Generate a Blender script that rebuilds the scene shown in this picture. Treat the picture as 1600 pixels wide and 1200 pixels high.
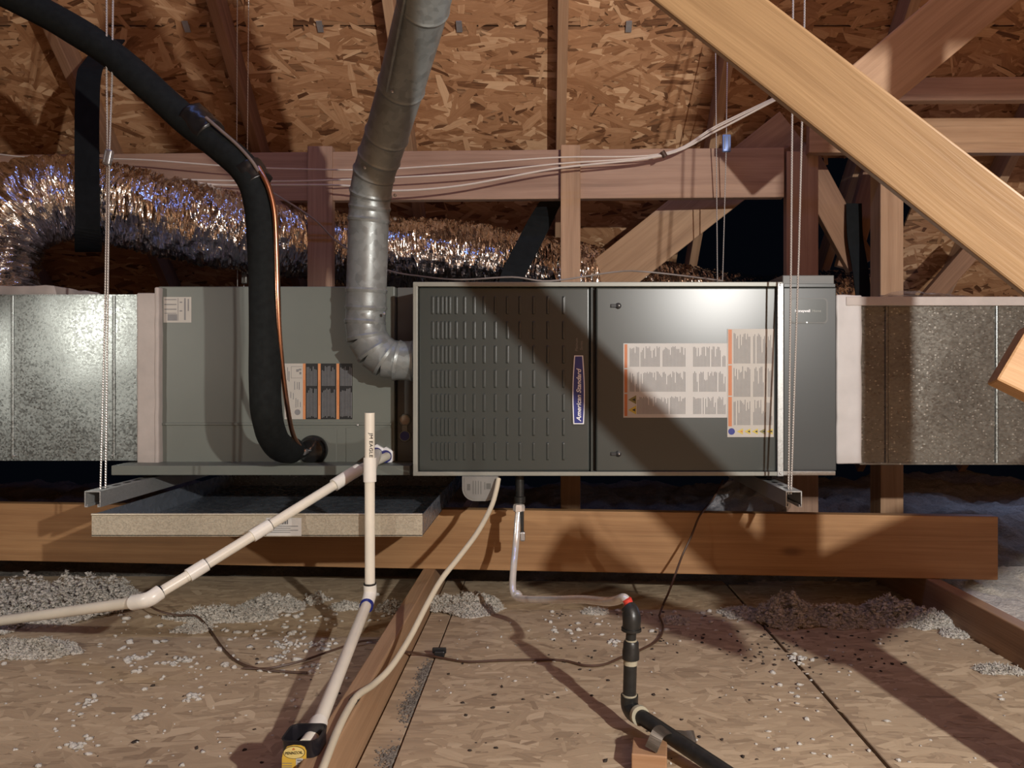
import bpy, bmesh, math, random
from mathutils import Vector, Matrix, noise, Quaternion
random.seed(7)
for o in list(bpy.data.objects): bpy.data.objects.remove(o)
scene = bpy.context.scene
C = scene.collection

# ------------------------------------------------------------------ camera
EYE = 0.68                       # lens height above the attic floor boards
FPX, CX, CY = 1150.0, 850.0, 590.0
cd = bpy.data.cameras.new('camera'); cam = bpy.data.objects.new('camera', cd); C.objects.link(cam)
cam.location = (0, 0, EYE); cam.rotation_euler = (math.radians(90), 0, 0)
cd.sensor_width = 36; cd.lens = FPX / 1600 * 36
cd.shift_x = (800 - CX) / 1600; cd.shift_y = (CY - 600) / 1600
cd.clip_start = 0.02
scene.camera = cam
# ------------------------------------------------------------------ world, lights, exposure
w = bpy.data.worlds.new('world'); scene.world = w; w.use_nodes = True
w.node_tree.nodes['Background'].inputs[0].default_value = (0.10, 0.14, 0.25, 1)
w.node_tree.nodes['Background'].inputs[1].default_value = 0.010
def lamp(name, kind, loc, energy, color, **kw):
    l = bpy.data.lights.new(name, kind); l.energy = energy; l.color = color
    for k, v in kw.items(): setattr(l, k, v)
    o = bpy.data.objects.new(name, l); C.objects.link(o); o.location = loc; return o
lamp('work_light', 'POINT', (1.08, -0.50, EYE + 0.58), 240, (1.0, 0.975, 0.925), shadow_soft_size=0.022)
sp_ = lamp('added_fill_spot', 'SPOT', (-2.42, 0.15, EYE + 0.36), 62, (1.0, 0.95, 0.86), shadow_soft_size=0.03, spot_size=math.radians(44), spot_blend=0.5)  # lamp added beyond the left edge to brighten floor and plenum
sp_.rotation_euler = (Vector((-1.30, 1.75, EYE - .30)) - sp_.location).to_track_quat('-Z', 'Y').to_euler()
rv = lamp('ridge_vent_daylight', 'AREA', (-0.3, 1.25, EYE + 2.35), 9.5, (0.20, 0.36, 1.0), shape='RECTANGLE', size=2.6, size_y=0.045)
rv.rotation_euler = (math.radians(18), 0, 0)
ev = lamp('eave_daylight', 'AREA', (2.45, 3.45, EYE - 0.15), 3.5, (0.42, 0.58, 1.0), shape='RECTANGLE', size=0.9, size_y=0.12)
ev.rotation_euler = (Vector((1.7, 2.2, EYE - .62)) - ev.location).to_track_quat('-Z', 'Y').to_euler()
vs = scene.view_settings
scene.display_settings.display_device = 'sRGB'
vs.view_transform = 'Standard'; vs.look = 'None'; vs.gamma = 1; vs.use_curve_mapping = False
vs.exposure = 0.0
scene.cycles.use_denoising = True

# ------------------------------------------------------------------ placing helpers
def W(px, py, Y): return Vector(((px - CX) / FPX * Y, Y, EYE + (CY - py) / FPX * Y))
def F(px, py, z=0.0):
    Y = (EYE - z) * FPX / (py - CY); return Vector(((px - CX) / FPX * Y, Y, z))

# ------------------------------------------------------------------ node helpers
class M:
    def __init__(s, name):
        s.m = bpy.data.materials.new(name); s.m.use_nodes = True; s.nt = s.m.node_tree
        s.b = s.nt.nodes['Principled BSDF']
    def n(s, typ, ins=None, **at):
        nd = s.nt.nodes.new('ShaderNode' + typ)
        for k, v in at.items(): setattr(nd, k, v)
        for k, v in (ins or {}).items(): s.set(nd.inputs[k], v)
        return nd
    def set(s, sock, v):
        if isinstance(v, bpy.types.NodeSocket): s.nt.links.new(v, sock)
        else: sock.default_value = v
    def math(s, op, a, b=0.0, clamp=False):
        nd = s.n('Math', {0: a, 1: b}, operation=op); nd.use_clamp = clamp; return nd.outputs[0]
    def mix(s, f, a, b, bt='MIX'):
        nd = s.n('Mix', None, data_type='RGBA', blend_type=bt)
        s.set(nd.inputs[0], f); s.set(nd.inputs[6], c4(a)); s.set(nd.inputs[7], c4(b)); return nd.outputs[2]
    def mixf(s, f, a, b):
        nd = s.n('Mix', None, data_type='FLOAT'); s.set(nd.inputs[0], f); s.set(nd.inputs[2], a); s.set(nd.inputs[3], b); return nd.outputs[0]
    def ramp(s, f, stops, interp='LINEAR'):
        nd = s.n('ValToRGB', {0: f}); cr = nd.color_ramp; cr.interpolation = interp
        while len(cr.elements) < len(stops): cr.elements.new(0.5)
        for e, (p, c) in zip(cr.elements, stops): e.position = p; e.color = c4(c)
        return nd.outputs[0]
    def coords(s, scale=(1, 1, 1), rot=(0, 0, 0), rnd=0.0, src='Object'):
        tc = s.n('TexCoord').outputs[src]
        if rnd:
            r = s.n('ObjectInfo').outputs['Random']
            v = s.n('CombineXYZ', {0: s.math('MULTIPLY', r, rnd), 1: s.math('MULTIPLY', r, rnd * 1.7), 2: s.math('MULTIPLY', r, rnd * .6)})
            tc = s.n('VectorMath', {0: tc, 1: v.outputs[0]}, operation='ADD').outputs[0]
        return s.n('Mapping', {0: tc, 2: rot, 3: scale}).outputs[0]
    def noise(s, vec, scale, detail=3, rough=0.55, dist=0.0):
        return s.n('TexNoise', {'Vector': vec, 'Scale': scale, 'Detail': detail, 'Roughness': rough, 'Distortion': dist}).outputs[0]
    def out(s, **kw):
        for k, v in kw.items():
            s.set(s.b.inputs[k.replace('_', ' ')], c4(v) if 'Color' in k or 'Tint' in k else v)
        return s.m
    def bump(s, h, strength=0.3, dist=0.01):
        s.set(s.b.inputs['Normal'], s.n('Bump', {'Height': h, 'Strength': strength, 'Distance': dist}).outputs[0])
def c4(c):
    if isinstance(c, bpy.types.NodeSocket): return c
    return tuple(c) + ((1,) if len(c) == 3 else ())

def plain(name, col, rough=0.5, metal=0.0, var=0.12, nscale=30, bump=0.0):
    m = M(name); v = m.coords()
    n = m.noise(v, nscale, 4)
    lo = tuple(x * (1 - var) for x in col); hi = tuple(min(1, x * (1 + var)) for x in col)
    m.out(Base_Color=m.ramp(n, [(0.3, lo), (0.7, hi)]), Roughness=rough, Metallic=metal)
    if bump: m.bump(n, bump, 0.003)
    return m.m

def osb(name, stops, lscale=1.0, dust=None, bump=0.35, rough=0.75):
    m = M(name); base = m.coords(rnd=37.0)
    best_h = best_t = None
    for i, (ang, L, Wd) in enumerate([(4, .17, .030), (-16, .13, .026), (21, .12, .024), (-40, .10, .022), (52, .09, .022), (85, .08, .02)]):
        v = m.n('Mapping', {0: base, 1: (i * 3.1, i * 1.7, 0), 2: (0, 0, math.radians(ang)), 3: (1 / (L * lscale), 1 / (Wd * lscale), 1)}).outputs[0]
        wob = m.noise(base, 9 / lscale, 2)
        v2 = m.n('VectorMath', {0: v, 1: m.n('CombineXYZ', {0: 0.0, 1: m.math('MULTIPLY', wob, 1.1), 2: 0.0}).outputs[0]}, operation='ADD').outputs[0]
        vo = m.n('TexVoronoi', {'Vector': v2, 'Scale': 1.0, 'Randomness': 0.95}, voronoi_dimensions='2D', distance='CHEBYCHEV')
        sep = m.n('SeparateColor', {0: vo.outputs['Color']})
        gr = m.noise(m.n('Mapping', {0: v, 3: (.8, 9, 1)}).outputs[0], 1.0, 3)
        d = vo.outputs['Distance']
        h = m.math('SUBTRACT', m.math('SUBTRACT', sep.outputs[0], m.math('MULTIPLY', d, 0.45)), 0.05 * i)
        t = m.math('ADD', m.math('MULTIPLY', sep.outputs[1], .8), m.math('MULTIPLY', m.math('SUBTRACT', gr, .4), .5))
        if best_h is None: best_h, best_t = h, t
        else:
            g = m.math('GREATER_THAN', h, best_h)
            best_t = m.mixf(g, best_t, t); best_h = m.math('MAXIMUM', h, best_h)
    occ = m.n('MapRange', {0: best_h, 1: 0.42, 2: 0.66, 3: 0.0, 4: 1.0}).outputs[0]
    big = m.noise(base, 1.6, 3)
    tone = m.math('ADD', best_t, m.math('MULTIPLY', m.math('SUBTRACT', big, .5), .5))
    col = m.ramp(tone, stops)
    col = m.mix(m.math('SUBTRACT', 1.0, occ), col, stops[0][1])
    if dust:
        dn = m.noise(base, 3.2, 5, .6)
        col = m.mix(m.n('MapRange', {0: dn, 1: .3, 2: .75, 3: dust[1] * .4, 4: dust[1]}).outputs[0], col, dust[0])
    m.out(Base_Color=col, Roughness=rough); m.b.inputs['Specular IOR Level'].default_value = 0.25
    m.bump(best_h, bump, 0.012 * lscale)
    return m.m

def wood(name, lo, hi, knot=(.14, .065, .03), ring=1.0, rough=0.62, streak=.35):
    m = M(name); base = m.coords(rnd=19.0)
    dn = m.n('TexNoise', {'Vector': base, 'Scale': 1.6, 'Detail': 2})
    b2 = m.n('VectorMath', {0: base, 1: m.n('VectorMath', {0: dn.outputs['Color'], 3: .035 * ring}, operation='SCALE').outputs[0]}, operation='ADD').outputs[0]
    band = m.noise(m.n('Mapping', {0: b2, 3: (.7, 46, 46)}).outputs[0], 1.0, 3, .6)
    fine = m.noise(m.n('Mapping', {0: b2, 3: (5, 210, 210)}).outputs[0], 1.0, 3)
    blot = m.noise(m.n('Mapping', {0: base, 3: (3, 9, 9)}).outputs[0], 1.0, 3)
    t = m.math('ADD', m.math('ADD', m.math('MULTIPLY', band, .62), m.math('MULTIPLY', fine, .3)), m.math('MULTIPLY', m.math('SUBTRACT', blot, .5), .5))
    col = m.ramp(t, [(.28, lo), (.66, hi)])
    st = m.noise(m.n('Mapping', {0: b2, 1: (3, 5, 1), 3: (1.1, 34, 34)}).outputs[0], 1.0, 4)
    col = m.mix(m.n('MapRange', {0: st, 1: .58, 2: .72, 3: 0, 4: streak}).outputs[0], col, tuple(x * .5 for x in lo))
    kv = m.n('TexVoronoi', {'Vector': m.n('Mapping', {0: base, 3: (2.6, 6.5, 6.5)}).outputs[0], 'Scale': 1.0})
    ksel = m.math('GREATER_THAN', m.n('SeparateColor', {0: kv.outputs['Color']}).outputs[0], .72)
    kd = m.n('MapRange', {0: kv.outputs['Distance'], 1: .04, 2: .12, 3: 1, 4: 0}).outputs[0]
    col = m.mix(m.math('MULTIPLY', m.math('MULTIPLY', kd, ksel), .8), col, knot)
    m.out(Base_Color=col, Roughness=rough); m.b.inputs['Specular IOR Level'].default_value = 0.35
    m.bump(m.math('ADD', fine, m.math('MULTIPLY', band, .4)), .15, .004)
    return m.m

def galv(name, col=(.52, .54, .53), rough=.36, spangle=70, contrast=.35, metal=.92):
    m = M(name); v = m.coords()
    vo = m.n('TexVoronoi', {'Vector': v, 'Scale': spangle, 'Randomness': 1.0})
    s = m.n('SeparateColor', {0: vo.outputs['Color']}).outputs[0]
    big = m.noise(v, 4, 4); sm = m.noise(v, 240, 2)
    f = m.math('ADD', m.math('MULTIPLY', s, contrast), m.math('MULTIPLY', big, .5))
    c = m.ramp(f, [(.1, tuple(x * .62 for x in col)), (.75, tuple(min(1, x * 1.25) for x in col))])
    r = m.math('ADD', rough - .08, m.math('MULTIPLY', s, .2))
    m.out(Base_Color=c, Roughness=r, Metallic=metal); m.bump(m.math('ADD', s, sm), .10, .0012)
    return m.m

# ------------------------------------------------------------------ materials
DECKS = [(.05, (.15, .07, .034)), (.32, (.27, .14, .07)), (.62, (.40, .225, .12)), (.95, (.54, .35, .20))]
FLOORS = [(.05, (.28, .20, .13)), (.35, (.37, .27, .175)), (.65, (.44, .33, .22)), (.95, (.56, .44, .30))]
mDECK = osb('osb_roof', DECKS, 1.0)
mFLOOR = osb('osb_floor', FLOORS, .72, dust=((.44, .345, .235), .45), bump=.16, rough=.85)
def strand_mat(name, stops, grain, rough, dust=None):
    m = M(name)
    uv = m.n('UVMap', None, uv_map='strand').outputs[0]
    at = m.n('Attribute', None, attribute_name='tone').outputs['Fac']
    g1 = m.noise(m.n('Mapping', {0: uv, 3: (9, 190, 1)}).outputs[0], 1.0, 4, .6)
    g2 = m.noise(m.n('Mapping', {0: uv, 3: (22, 60, 1)}).outputs[0], 1.0, 3)
    t = m.math('ADD', at, m.math('MULTIPLY', m.math('SUBTRACT', m.math('ADD', m.math('MULTIPLY', g1, .6), m.math('MULTIPLY', g2, .4)), .5), grain))
    col = m.ramp(t, stops)
    if dust:
        dn = m.noise(m.coords(), 3.2, 5, .6)
        col = m.mix(m.n('MapRange', {0: dn, 1: .3, 2: .75, 3: dust[1] * .4, 4: dust[1]}).outputs[0], col, dust[0])
    m.out(Base_Color=col, Roughness=rough); m.b.inputs['Specular IOR Level'].default_value = .3
    m.bump(g1, .25, .002); return m.m
mSTRD = strand_mat('osb_strand_roof', [(.0, (.11, .046, .020)), (.22, (.30, .143, .066)), (.6, (.46, .25, .128)), (1.0, (.69, .45, .265))], .75, .55)
mSTRF = strand_mat('osb_strand_floor', [(.0, (.23, .16, .10)), (.25, (.36, .262, .168)), (.6, (.44, .33, .215)), (1.0, (.58, .455, .31))], .75, .75, ((.44, .345, .235), .4))
mWOOD = wood('framing_pine', (.32, .185, .105), (.48, .305, .185))
mWOODR = wood('framing_reddish', (.29, .172, .115), (.43, .275, .19))
mWOODL = wood('framing_yellow', (.215, .128, .062), (.315, .198, .10), ring=.7, rough=.42, streak=.22)
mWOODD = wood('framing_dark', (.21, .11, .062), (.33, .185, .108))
mBEAM = wood('beam_fir', (.27, .14, .062), (.41, .235, .11), ring=.6)
mGALV = galv('galvanized', (.235, .255, .247), .34, 200, .6, .80); mGALVD = None
def _gd():
    m = M('galvanized_dark'); v = m.coords()
    vo = m.n('TexVoronoi', {'Vector': m.n('Mapping', {0: v, 3: (1, 1, 1.6)}).outputs[0], 'Scale': 130.0}); c = m.n('SeparateColor', {0: vo.outputs['Color']})
    spk = m.math('MULTIPLY', m.math('GREATER_THAN', c.outputs[0], .86), m.n('MapRange', {0: vo.outputs['Distance'], 1: .1, 2: .45, 3: 1, 4: 0}).outputs[0])
    big = m.noise(v, 6, 4)
    col = m.ramp(m.math('ADD', m.math('MULTIPLY', big, .7), m.math('MULTIPLY', c.outputs[1], .3)), [(.25, (.115, .105, .09)), (.75, (.20, .19, .165))])
    m.bump(m.math('ADD', c.outputs[1], m.noise(v, 220, 2)), .12, .0012)
    return m.out(Base_Color=m.mix(m.math('MULTIPLY', spk, .8), col, (.60, .58, .52)), Roughness=m.math('ADD', .26, m.math('MULTIPLY', c.outputs[2], .2)), Metallic=.6)
mGALVD = _gd()
mPAN = galv('galvanized_pan', (.62, .56, .44), .42, 330, .12, .5); mPANF = galv('pan_inside', (.30, .34, .40), .24, 60, .1, .6)
mFLUE = galv('flue_steel', (.27, .29, .285), .40, 60, .25, .35)
mSTRUT = galv('strut_steel', (.50, .51, .50), .38, 300, .15, .6)
mCAB = plain('cabinet_grey', (.132, .143, .124), .45, .0, .05, 6)
mDOOR = plain('door_grey', (.043, .050, .046), .30, .0, .05, 5)
mDOORB = plain('filter_grey', (.047, .052, .052), .36, .0, .05, 5)
mRIM = plain('rim_grey', (.26, .262, .228), .42, .1, .06, 8)
mSIDE = plain('side_grey', (.10, .10, .093), .45, .0, .06, 6)
mTAPE = plain('mastic_tape', (.42, .37, .34), .55, 0, .08, 18, .3)
mPVC = plain('pvc', (.74, .69, .585), .35, 0, .06, 14)
mPVCF = plain('pvc_fitting', (.78, .75, .68), .32, 0, .04, 14)
mFOAM = plain('foam_black', (.008, .0095, .0095), .88, 0, .3, 60, .25)
mFOAM.node_tree.nodes['Principled BSDF'].inputs['Specular IOR Level'].default_value = .2
mTAPEB = plain('tape_black', (.010, .010, .011), .3, 0, .2, 40, .4)
mSTRAP = plain('strap_black', (.008, .0095, .011), .75, 0, .2, 40, .2)
mSTRAP.node_tree.nodes['Principled BSDF'].inputs['Specular IOR Level'].default_value = .15
mRUB = plain('rubber_black', (.012, .012, .012), .18, 0, .1, 30)
mIRON = plain('black_iron', (.026, .026, .025), .38, .35, .25, 60, .25)
mCOP = plain('copper', (.72, .36, .22), .28, 1.0, .15, 20)
mSS = plain('stainless', (.80, .77, .73), .22, .5, .08, 40)
mZINC = plain('zinc_cast', (.55, .55, .56), .38, .9, .1, 50)
mWIREW = plain('wire_white', (.66, .58, .50), .45, 0, .06, 20)
mCABLE = plain('cable_cream', (.55, .49, .37), .4, 0, .06, 18)
mWIREB = plain('wire_brown', (.070, .036, .022), .5, 0, .15, 40)
mPAPER = plain('paper', (.50, .485, .46), .5, 0, .03, 10)
mPAPERW = plain('paper_warm', (.44, .41, .365), .5, 0, .04, 10)
mINK = plain('ink_grey', (.20, .195, .195), .6, 0, .1, 60)
mINKL = plain('ink_lightgrey', (.13, .13, .135), .6, 0, .1, 60)
mINKB = plain('ink_black', (.008, .008, .009), .5, 0, .1, 30)
mORANGE = plain('label_orange', (.50, .155, .045), .5, 0, .05, 30)
mORANGE2 = plain('label_orange_light', (.58, .23, .085), .5, 0, .05, 30)
mYEL = plain('label_yellow', (.55, .42, .06), .5, 0, .05, 30)
mOLIVE = plain('label_olive', (.20, .18, .05), .5, 0, .05, 30)
mBLUE = plain('badge_blue', (.018, .030, .21), .3, 0, .08, 20)
mWHITE = plain('badge_white', (.82, .82, .84), .3, 0, .02, 20)
mRED = plain('red_paint', (.55, .045, .03), .4, 0, .1, 40)
mBEIGE = plain('thread_tape', (.36, .33, .24), .7, 0, .15, 40, .4)
mBOXP = plain('plastic_grey', (.20, .195, .18), .5, 0, .06, 30)
mBLUEP = plain('plug_blue', (.02, .02, .16), .35, 0, .05, 20)
mTAN = plain('plug_tan', (.42, .33, .25), .5, 0, .05, 20)
mLBLY = plain('bottle_label_yellow', (.62, .40, .06), .4, 0, .06, 20)
mBLKP = plain('bottle_black', (.012, .011, .014), .25, 0, .1, 20)
mDEB = plain('debris_dark', (.03, .02, .014), .8, 0, .3, 90)
mROPE = M('wire_rope'); _v = mROPE.coords()
_wv = mROPE.n('TexWave', {'Vector': _v, 'Scale': 90.0, 'Distortion': 0.0}, bands_direction='DIAGONAL').outputs[1]
mROPE.bump(_wv, .5, .001); mROPE = mROPE.out(Base_Color=mROPE.ramp(_wv, [(0, (.42, .40, .38)), (1, (.78, .76, .73))]), Roughness=.38, Metallic=.7)
def _foil():
    m = M('foil'); v = m.coords()
    a = m.noise(v, 60, 2, .5, .4)
    m.bump(a, .35, .008)
    return m.out(Base_Color=m.ramp(m.noise(v, 9, 3), [(.3, (.62, .58, .56)), (.7, (.90, .88, .86))]), Roughness=.14, Metallic=1.0)
mFOIL = _foil()
def _ins(name, lo, hi):
    m = M(name); v = m.coords()
    a = m.noise(v, 90, 5, .7); b = m.noise(v, 14, 3)
    col = m.ramp(m.math('ADD', m.math('MULTIPLY', a, .6), m.math('MULTIPLY', b, .45)), [(.3, lo), (.72, hi)])
    m.bump(a, .9, .012); m.b.inputs['Specular IOR Level'].default_value = .1
    return m.out(Base_Color=col, Roughness=.95)
mINS = _ins('insulation', (.42, .385, .33), (.80, .76, .69)); mINSW = _ins('insulation_white', (.46, .43, .38), (.82, .79, .73))
def _film():
    m = M('plastic_film'); v = m.coords()
    m.bump(m.noise(v, 26, 4, .6, 1.0), .8, .02)
    return m.out(Base_Color=(.42, .42, .45), Roughness=.16, Alpha=.42)
mFILM = _film()

# ------------------------------------------------------------------ geometry helpers
def tag(o, label=None, cat=None, group=None, kind=None):
    for k, v in (('label', label), ('category', cat), ('group', group), ('kind', kind)):
        if v: o[k] = v
    return o
def thing(name, label, cat, loc, group=None):
    o = bpy.data.objects.new(name, None); C.objects.link(o); o.location = loc; o.empty_display_size = .05
    return tag(o, label, cat, group)
def link(name, me, mat, parent=None):
    o = bpy.data.objects.new(name, me); C.objects.link(o)
    if mat is not None and not me.materials: me.materials.append(mat)
    if parent:
        o.parent = parent
        off = parent.location.copy(); p = parent.parent
        if parent.type == 'EMPTY': o.matrix_parent_inverse = Matrix.Translation(-off)
    return o
def mesh(name, vs_, fs, mat, parent=None, smooth=False):
    me = bpy.data.meshes.new(name); me.from_pydata([tuple(v) for v in vs_], [], fs); me.update()
    if smooth:
        for p in me.polygons: p.use_smooth = True
    return link(name, me, mat, parent)
def from_bm(name, bm, mat, parent=None, smooth=False):
    me = bpy.data.meshes.new(name); bm.normal_update(); bm.to_mesh(me); bm.free()
    if smooth:
        for p in me.polygons: p.use_smooth = True
    return link(name, me, mat, parent)
def bm_box(bm, x0, x1, y0, y1, z0, z1, bev=0.0, seg=2):
    r = bmesh.ops.create_cube(bm, size=1)
    vs_ = r['verts']
    bmesh.ops.scale(bm, vec=(x1 - x0, y1 - y0, z1 - z0), verts=vs_)
    bmesh.ops.translate(bm, vec=((x0 + x1) / 2, (y0 + y1) / 2, (z0 + z1) / 2), verts=vs_)
    if bev:
        es = list({e for v in vs_ for e in v.link_edges})
        bmesh.ops.bevel(bm, geom=es, offset=bev, segments=seg, affect='EDGES', profile=.5)
def box(name, x0, x1, y0, y1, z0, z1, mat, parent=None, bev=0.002, seg=2):
    bm = bmesh.new(); bm_box(bm, x0, x1, y0, y1, z0, z1, bev, seg); return from_bm(name, bm, mat, parent)
def boxes(name, lst, mat, parent=None, bev=0.0015):
    bm = bmesh.new()
    for b in lst: bm_box(bm, *b, bev)
    return from_bm(name, bm, mat, parent)
def catmull(pts, n=8):
    P = [Vector(p) for p in pts]; P = [2 * P[0] - P[1]] + P + [2 * P[-1] - P[-2]]; out = []
    for i in range(1, len(P) - 2):
        a, b, c, d = P[i - 1:i + 3]
        for k in range(n):
            t = k / n
            out.append(.5 * ((2 * b) + (c - a) * t + (2 * a - 5 * b + 4 * c - d) * t * t + (3 * b - a - 3 * c + d) * t ** 3))
    out.append(P[-2]); return out
def frames(P):
    T = [(P[min(i + 1, len(P) - 1)] - P[max(i - 1, 0)]).normalized() for i in range(len(P))]
    ref = Vector((0, 0, 1)) if abs(T[0].z) < .9 else Vector((0, 1, 0))
    u = (ref - T[0] * ref.dot(T[0])).normalized(); out = []
    for i, t in enumerate(T):
        if i:
            q = T[i - 1].rotation_difference(t); u = q @ u; u = (u - t * u.dot(t)).normalized()
        out.append((t, u, t.cross(u)))
    return out
def tube_data(pts, r, seg=12, smooth_n=0, cap=True):
    P = catmull(pts, smooth_n) if smooth_n else [Vector(p) for p in pts]
    n = len(P); fr = frames(P); vs_, fs = [], []
    for i, p in enumerate(P):
        if callable(r): rr = r(i / (n - 1))
        elif isinstance(r, (list, tuple)):
            x = i / (n - 1) * (len(r) - 1); k = min(int(x), len(r) - 2); rr = r[k] + (r[k + 1] - r[k]) * (x - k)
        else: rr = r
        t, u, v = fr[i]
        for j in range(seg):
            a = 2 * math.pi * j / seg; vs_.append(p + (u * math.cos(a) + v * math.sin(a)) * rr)
    for i in range(n - 1):
        for j in range(seg):
            k = (j + 1) % seg; fs.append((i * seg + j, i * seg + k, (i + 1) * seg + k, (i + 1) * seg + j))
    if cap: fs.append(tuple(range(seg - 1, -1, -1))); fs.append(tuple((n - 1) * seg + j for j in range(seg)))
    return vs_, fs
def tube(name, pts, r, mat, parent=None, seg=12, sn=0, cap=True):
    vs_, fs = tube_data(pts, r, seg, sn, cap)
    o = mesh(name, vs_, fs, mat, parent, True)
    o.data.set_sharp_from_angle(angle=math.radians(40)); return o
def lathe(name, p0, p1, prof, mat, parent=None, seg=20):
    """prof: (t along p0->p1 in metres, radius)"""
    p0, p1 = Vector(p0), Vector(p1); ax = (p1 - p0).normalized()
    ref = Vector((0, 0, 1)) if abs(ax.z) < .9 else Vector((1, 0, 0))
    u = (ref - ax * ref.dot(ax)).normalized(); v = ax.cross(u); vs_, fs = [], []
    for t, r in prof:
        for j in range(seg):
            a = 2 * math.pi * j / seg; vs_.append(p0 + ax * t + (u * math.cos(a) + v * math.sin(a)) * max(r, 1e-4))
    n = len(prof)
    for i in range(n - 1):
        for j in range(seg):
            k = (j + 1) % seg; fs.append((i * seg + j, i * seg + k, (i + 1) * seg + k, (i + 1) * seg + j))
    fs.append(tuple(range(seg - 1, -1, -1))); fs.append(tuple((n - 1) * seg + j for j in range(seg)))
    o = mesh(name, vs_, fs, mat, parent, True); o.data.set_sharp_from_angle(angle=math.radians(35)); return o
def ribbon(name, pts, wdir, width, thick, mat, parent=None, sn=6):
    P = catmull(pts, sn); vs_, fs = [], []
    fr = [(P[min(i + 1, len(P) - 1)] - P[max(i - 1, 0)]).normalized() for i in range(len(P))]
    for p, t in zip(P, fr):
        wd = Vector(wdir); wd = (wd - t * wd.dot(t)).normalized(); nn = t.cross(wd)
        for a, b in ((-1, -1), (1, -1), (1, 1), (-1, 1)): vs_.append(p + wd * width / 2 * a + nn * thick / 2 * b)
    for i in range(len(P) - 1):
        for j in range(4):
            k = (j + 1) % 4; fs.append((i * 4 + j, i * 4 + k, i * 4 + 4 + k, i * 4 + 4 + j))
    fs.append((3, 2, 1, 0)); m_ = len(vs_); fs.append((m_ - 4, m_ - 3, m_ - 2, m_ - 1))
    return mesh(name, vs_, fs, mat, parent, False)
def timber(name, p0, p1, a, b, mat, label, cat='timber', group=None, nref=(0, -1, 0), parent=None):
    """squared length of lumber; a = face height as seen along nref, b = thickness along nref"""
    p0, p1 = Vector(p0), Vector(p1); ax = (p1 - p0); L = ax.length; ax.normalize()
    n = Vector(nref); n = (n - ax * n.dot(ax)).normalized(); up = n.cross(ax)
    bm = bmesh.new(); bm_box(bm, -L / 2, L / 2, -a / 2, a / 2, -b / 2, b / 2, .003, 2)
    o = from_bm(name, bm, mat)
    mtx = Matrix((ax, up, n)).transposed().to_4x4(); mtx.translation = (p0 + p1) / 2
    o.matrix_world = mtx
    return tag(o, label, cat, group)
def text(name, body, size, mat, origin, xdir, ydir, parent, shear=0.0, sx=1.0, align='LEFT', ext=.0004, spacing=1.0, offset=0.0):
    cu = bpy.data.curves.new(name, 'FONT'); cu.body = body; cu.size = size; cu.shear = shear; cu.align_x = align; cu.align_y = 'CENTER'
    cu.extrude = ext; cu.space_character = spacing; cu.resolution_u = 3; cu.offset = offset
    t = bpy.data.objects.new('tmp', cu); C.objects.link(t)
    dg = bpy.context.evaluated_depsgraph_get(); dg.update()
    me = bpy.data.meshes.new_from_object(t.evaluated_get(dg)); bpy.data.objects.remove(t)
    x, y = Vector(xdir).normalized(), Vector(ydir).normalized(); z = x.cross(y); o0 = Vector(origin)
    for v in me.vertices: v.co = o0 + x * v.co.x * sx + y * v.co.y + z * v.co.z
    me.materials.clear(); me.name = name
    return link(name, me, mat, parent)
def rects_xz(name, lst, Y, mat, parent, t=.0004):
    """flat printed rectangles (x0,x1,z0,z1) lying on a face turned to -Y"""
    vs_, fs = [], []
    for x0, x1, z0, z1 in lst:
        k = len(vs_); vs_ += [(x0, Y, z0), (x1, Y, z0), (x1, Y, z1), (x0, Y, z1)]; fs.append((k, k + 1, k + 2, k + 3))
    return mesh(name, vs_, fs, mat, parent)
def wx(px, Y): return (px - CX) / FPX * Y
def wz(py, Y): return EYE + (CY - py) / FPX * Y
def pbox(name, px0, px1, py0, py1, Y0, Y1, mat, parent=None, bev=.002):
    """box whose front face (at depth Y0) spans the given spots"""
    return box(name, wx(px0, Y0), wx(px1, Y0), Y0, Y1, wz(py1, Y0), wz(py0, Y0), mat, parent, bev)

# ================================================================== SETTING
# ---- floor: boards laid between the joists
fl = box('floor', -4.2, 4.2, -1.6, 4.75, -.14, -.10, mFLOOR, None, 0); tag(fl, kind='structure')
def panel(x0, x1, y0, y1, z=0.0, t=.012, mat=None, parent=fl):
    bm = bmesh.new(); bm_box(bm, -(x1 - x0) / 2, (x1 - x0) / 2, -(y1 - y0) / 2, (y1 - y0) / 2, -t, 0, .0015, 1)
    o = from_bm('osb_panel', bm, mat or mFLOOR, parent); o.location = ((x0 + x1) / 2, (y0 + y1) / 2, z); return o
JX0, JX1 = -.372, -.333
panel(-2.60, JX0 - .004, .35, 2.52)
panel(JX1 + .004, -.268, .35, 2.5, -.004)
panel(-.264, .598, .35, 2.46)
panel(.606, 1.112, .35, 2.42, 0)
panel(-2.6, 1.11, -1.5, .346, -.002)
# ---- roof: sheathing sloping down and away from the camera, and its twin behind
D0 = 3.848 + .10 * 1.414
S2 = math.sqrt(.5)
RIDGE_Y = .85
ceil = bpy.data.objects.new('ceiling', None); C.objects.link(ceil); tag(ceil, kind='structure')
def deck_panel(x0, x1, s0, s1):
    """s = distance down the slope from the ridge"""
    t = .012
    bm = bmesh.new(); bm_box(bm, -(x1 - x0) / 2, (x1 - x0) / 2, -(s1 - s0) / 2, (s1 - s0) / 2, 0, t, .001, 1)
    o = from_bm('osb_panel', bm, mDECK, ceil)
    sm = (s0 + s1) / 2; Y = RIDGE_Y + sm * S2; Z = EYE + D0 - Y
    mt = Matrix(((1, 0, 0), (0, -S2, S2), (0, S2, S2))).to_4x4()
    mt.translation = ((x0 + x1) / 2, Y, Z); o.matrix_world = mt; return o
SEAM = (2.70 - RIDGE_Y) / S2            # joint that carries the clips
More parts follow.
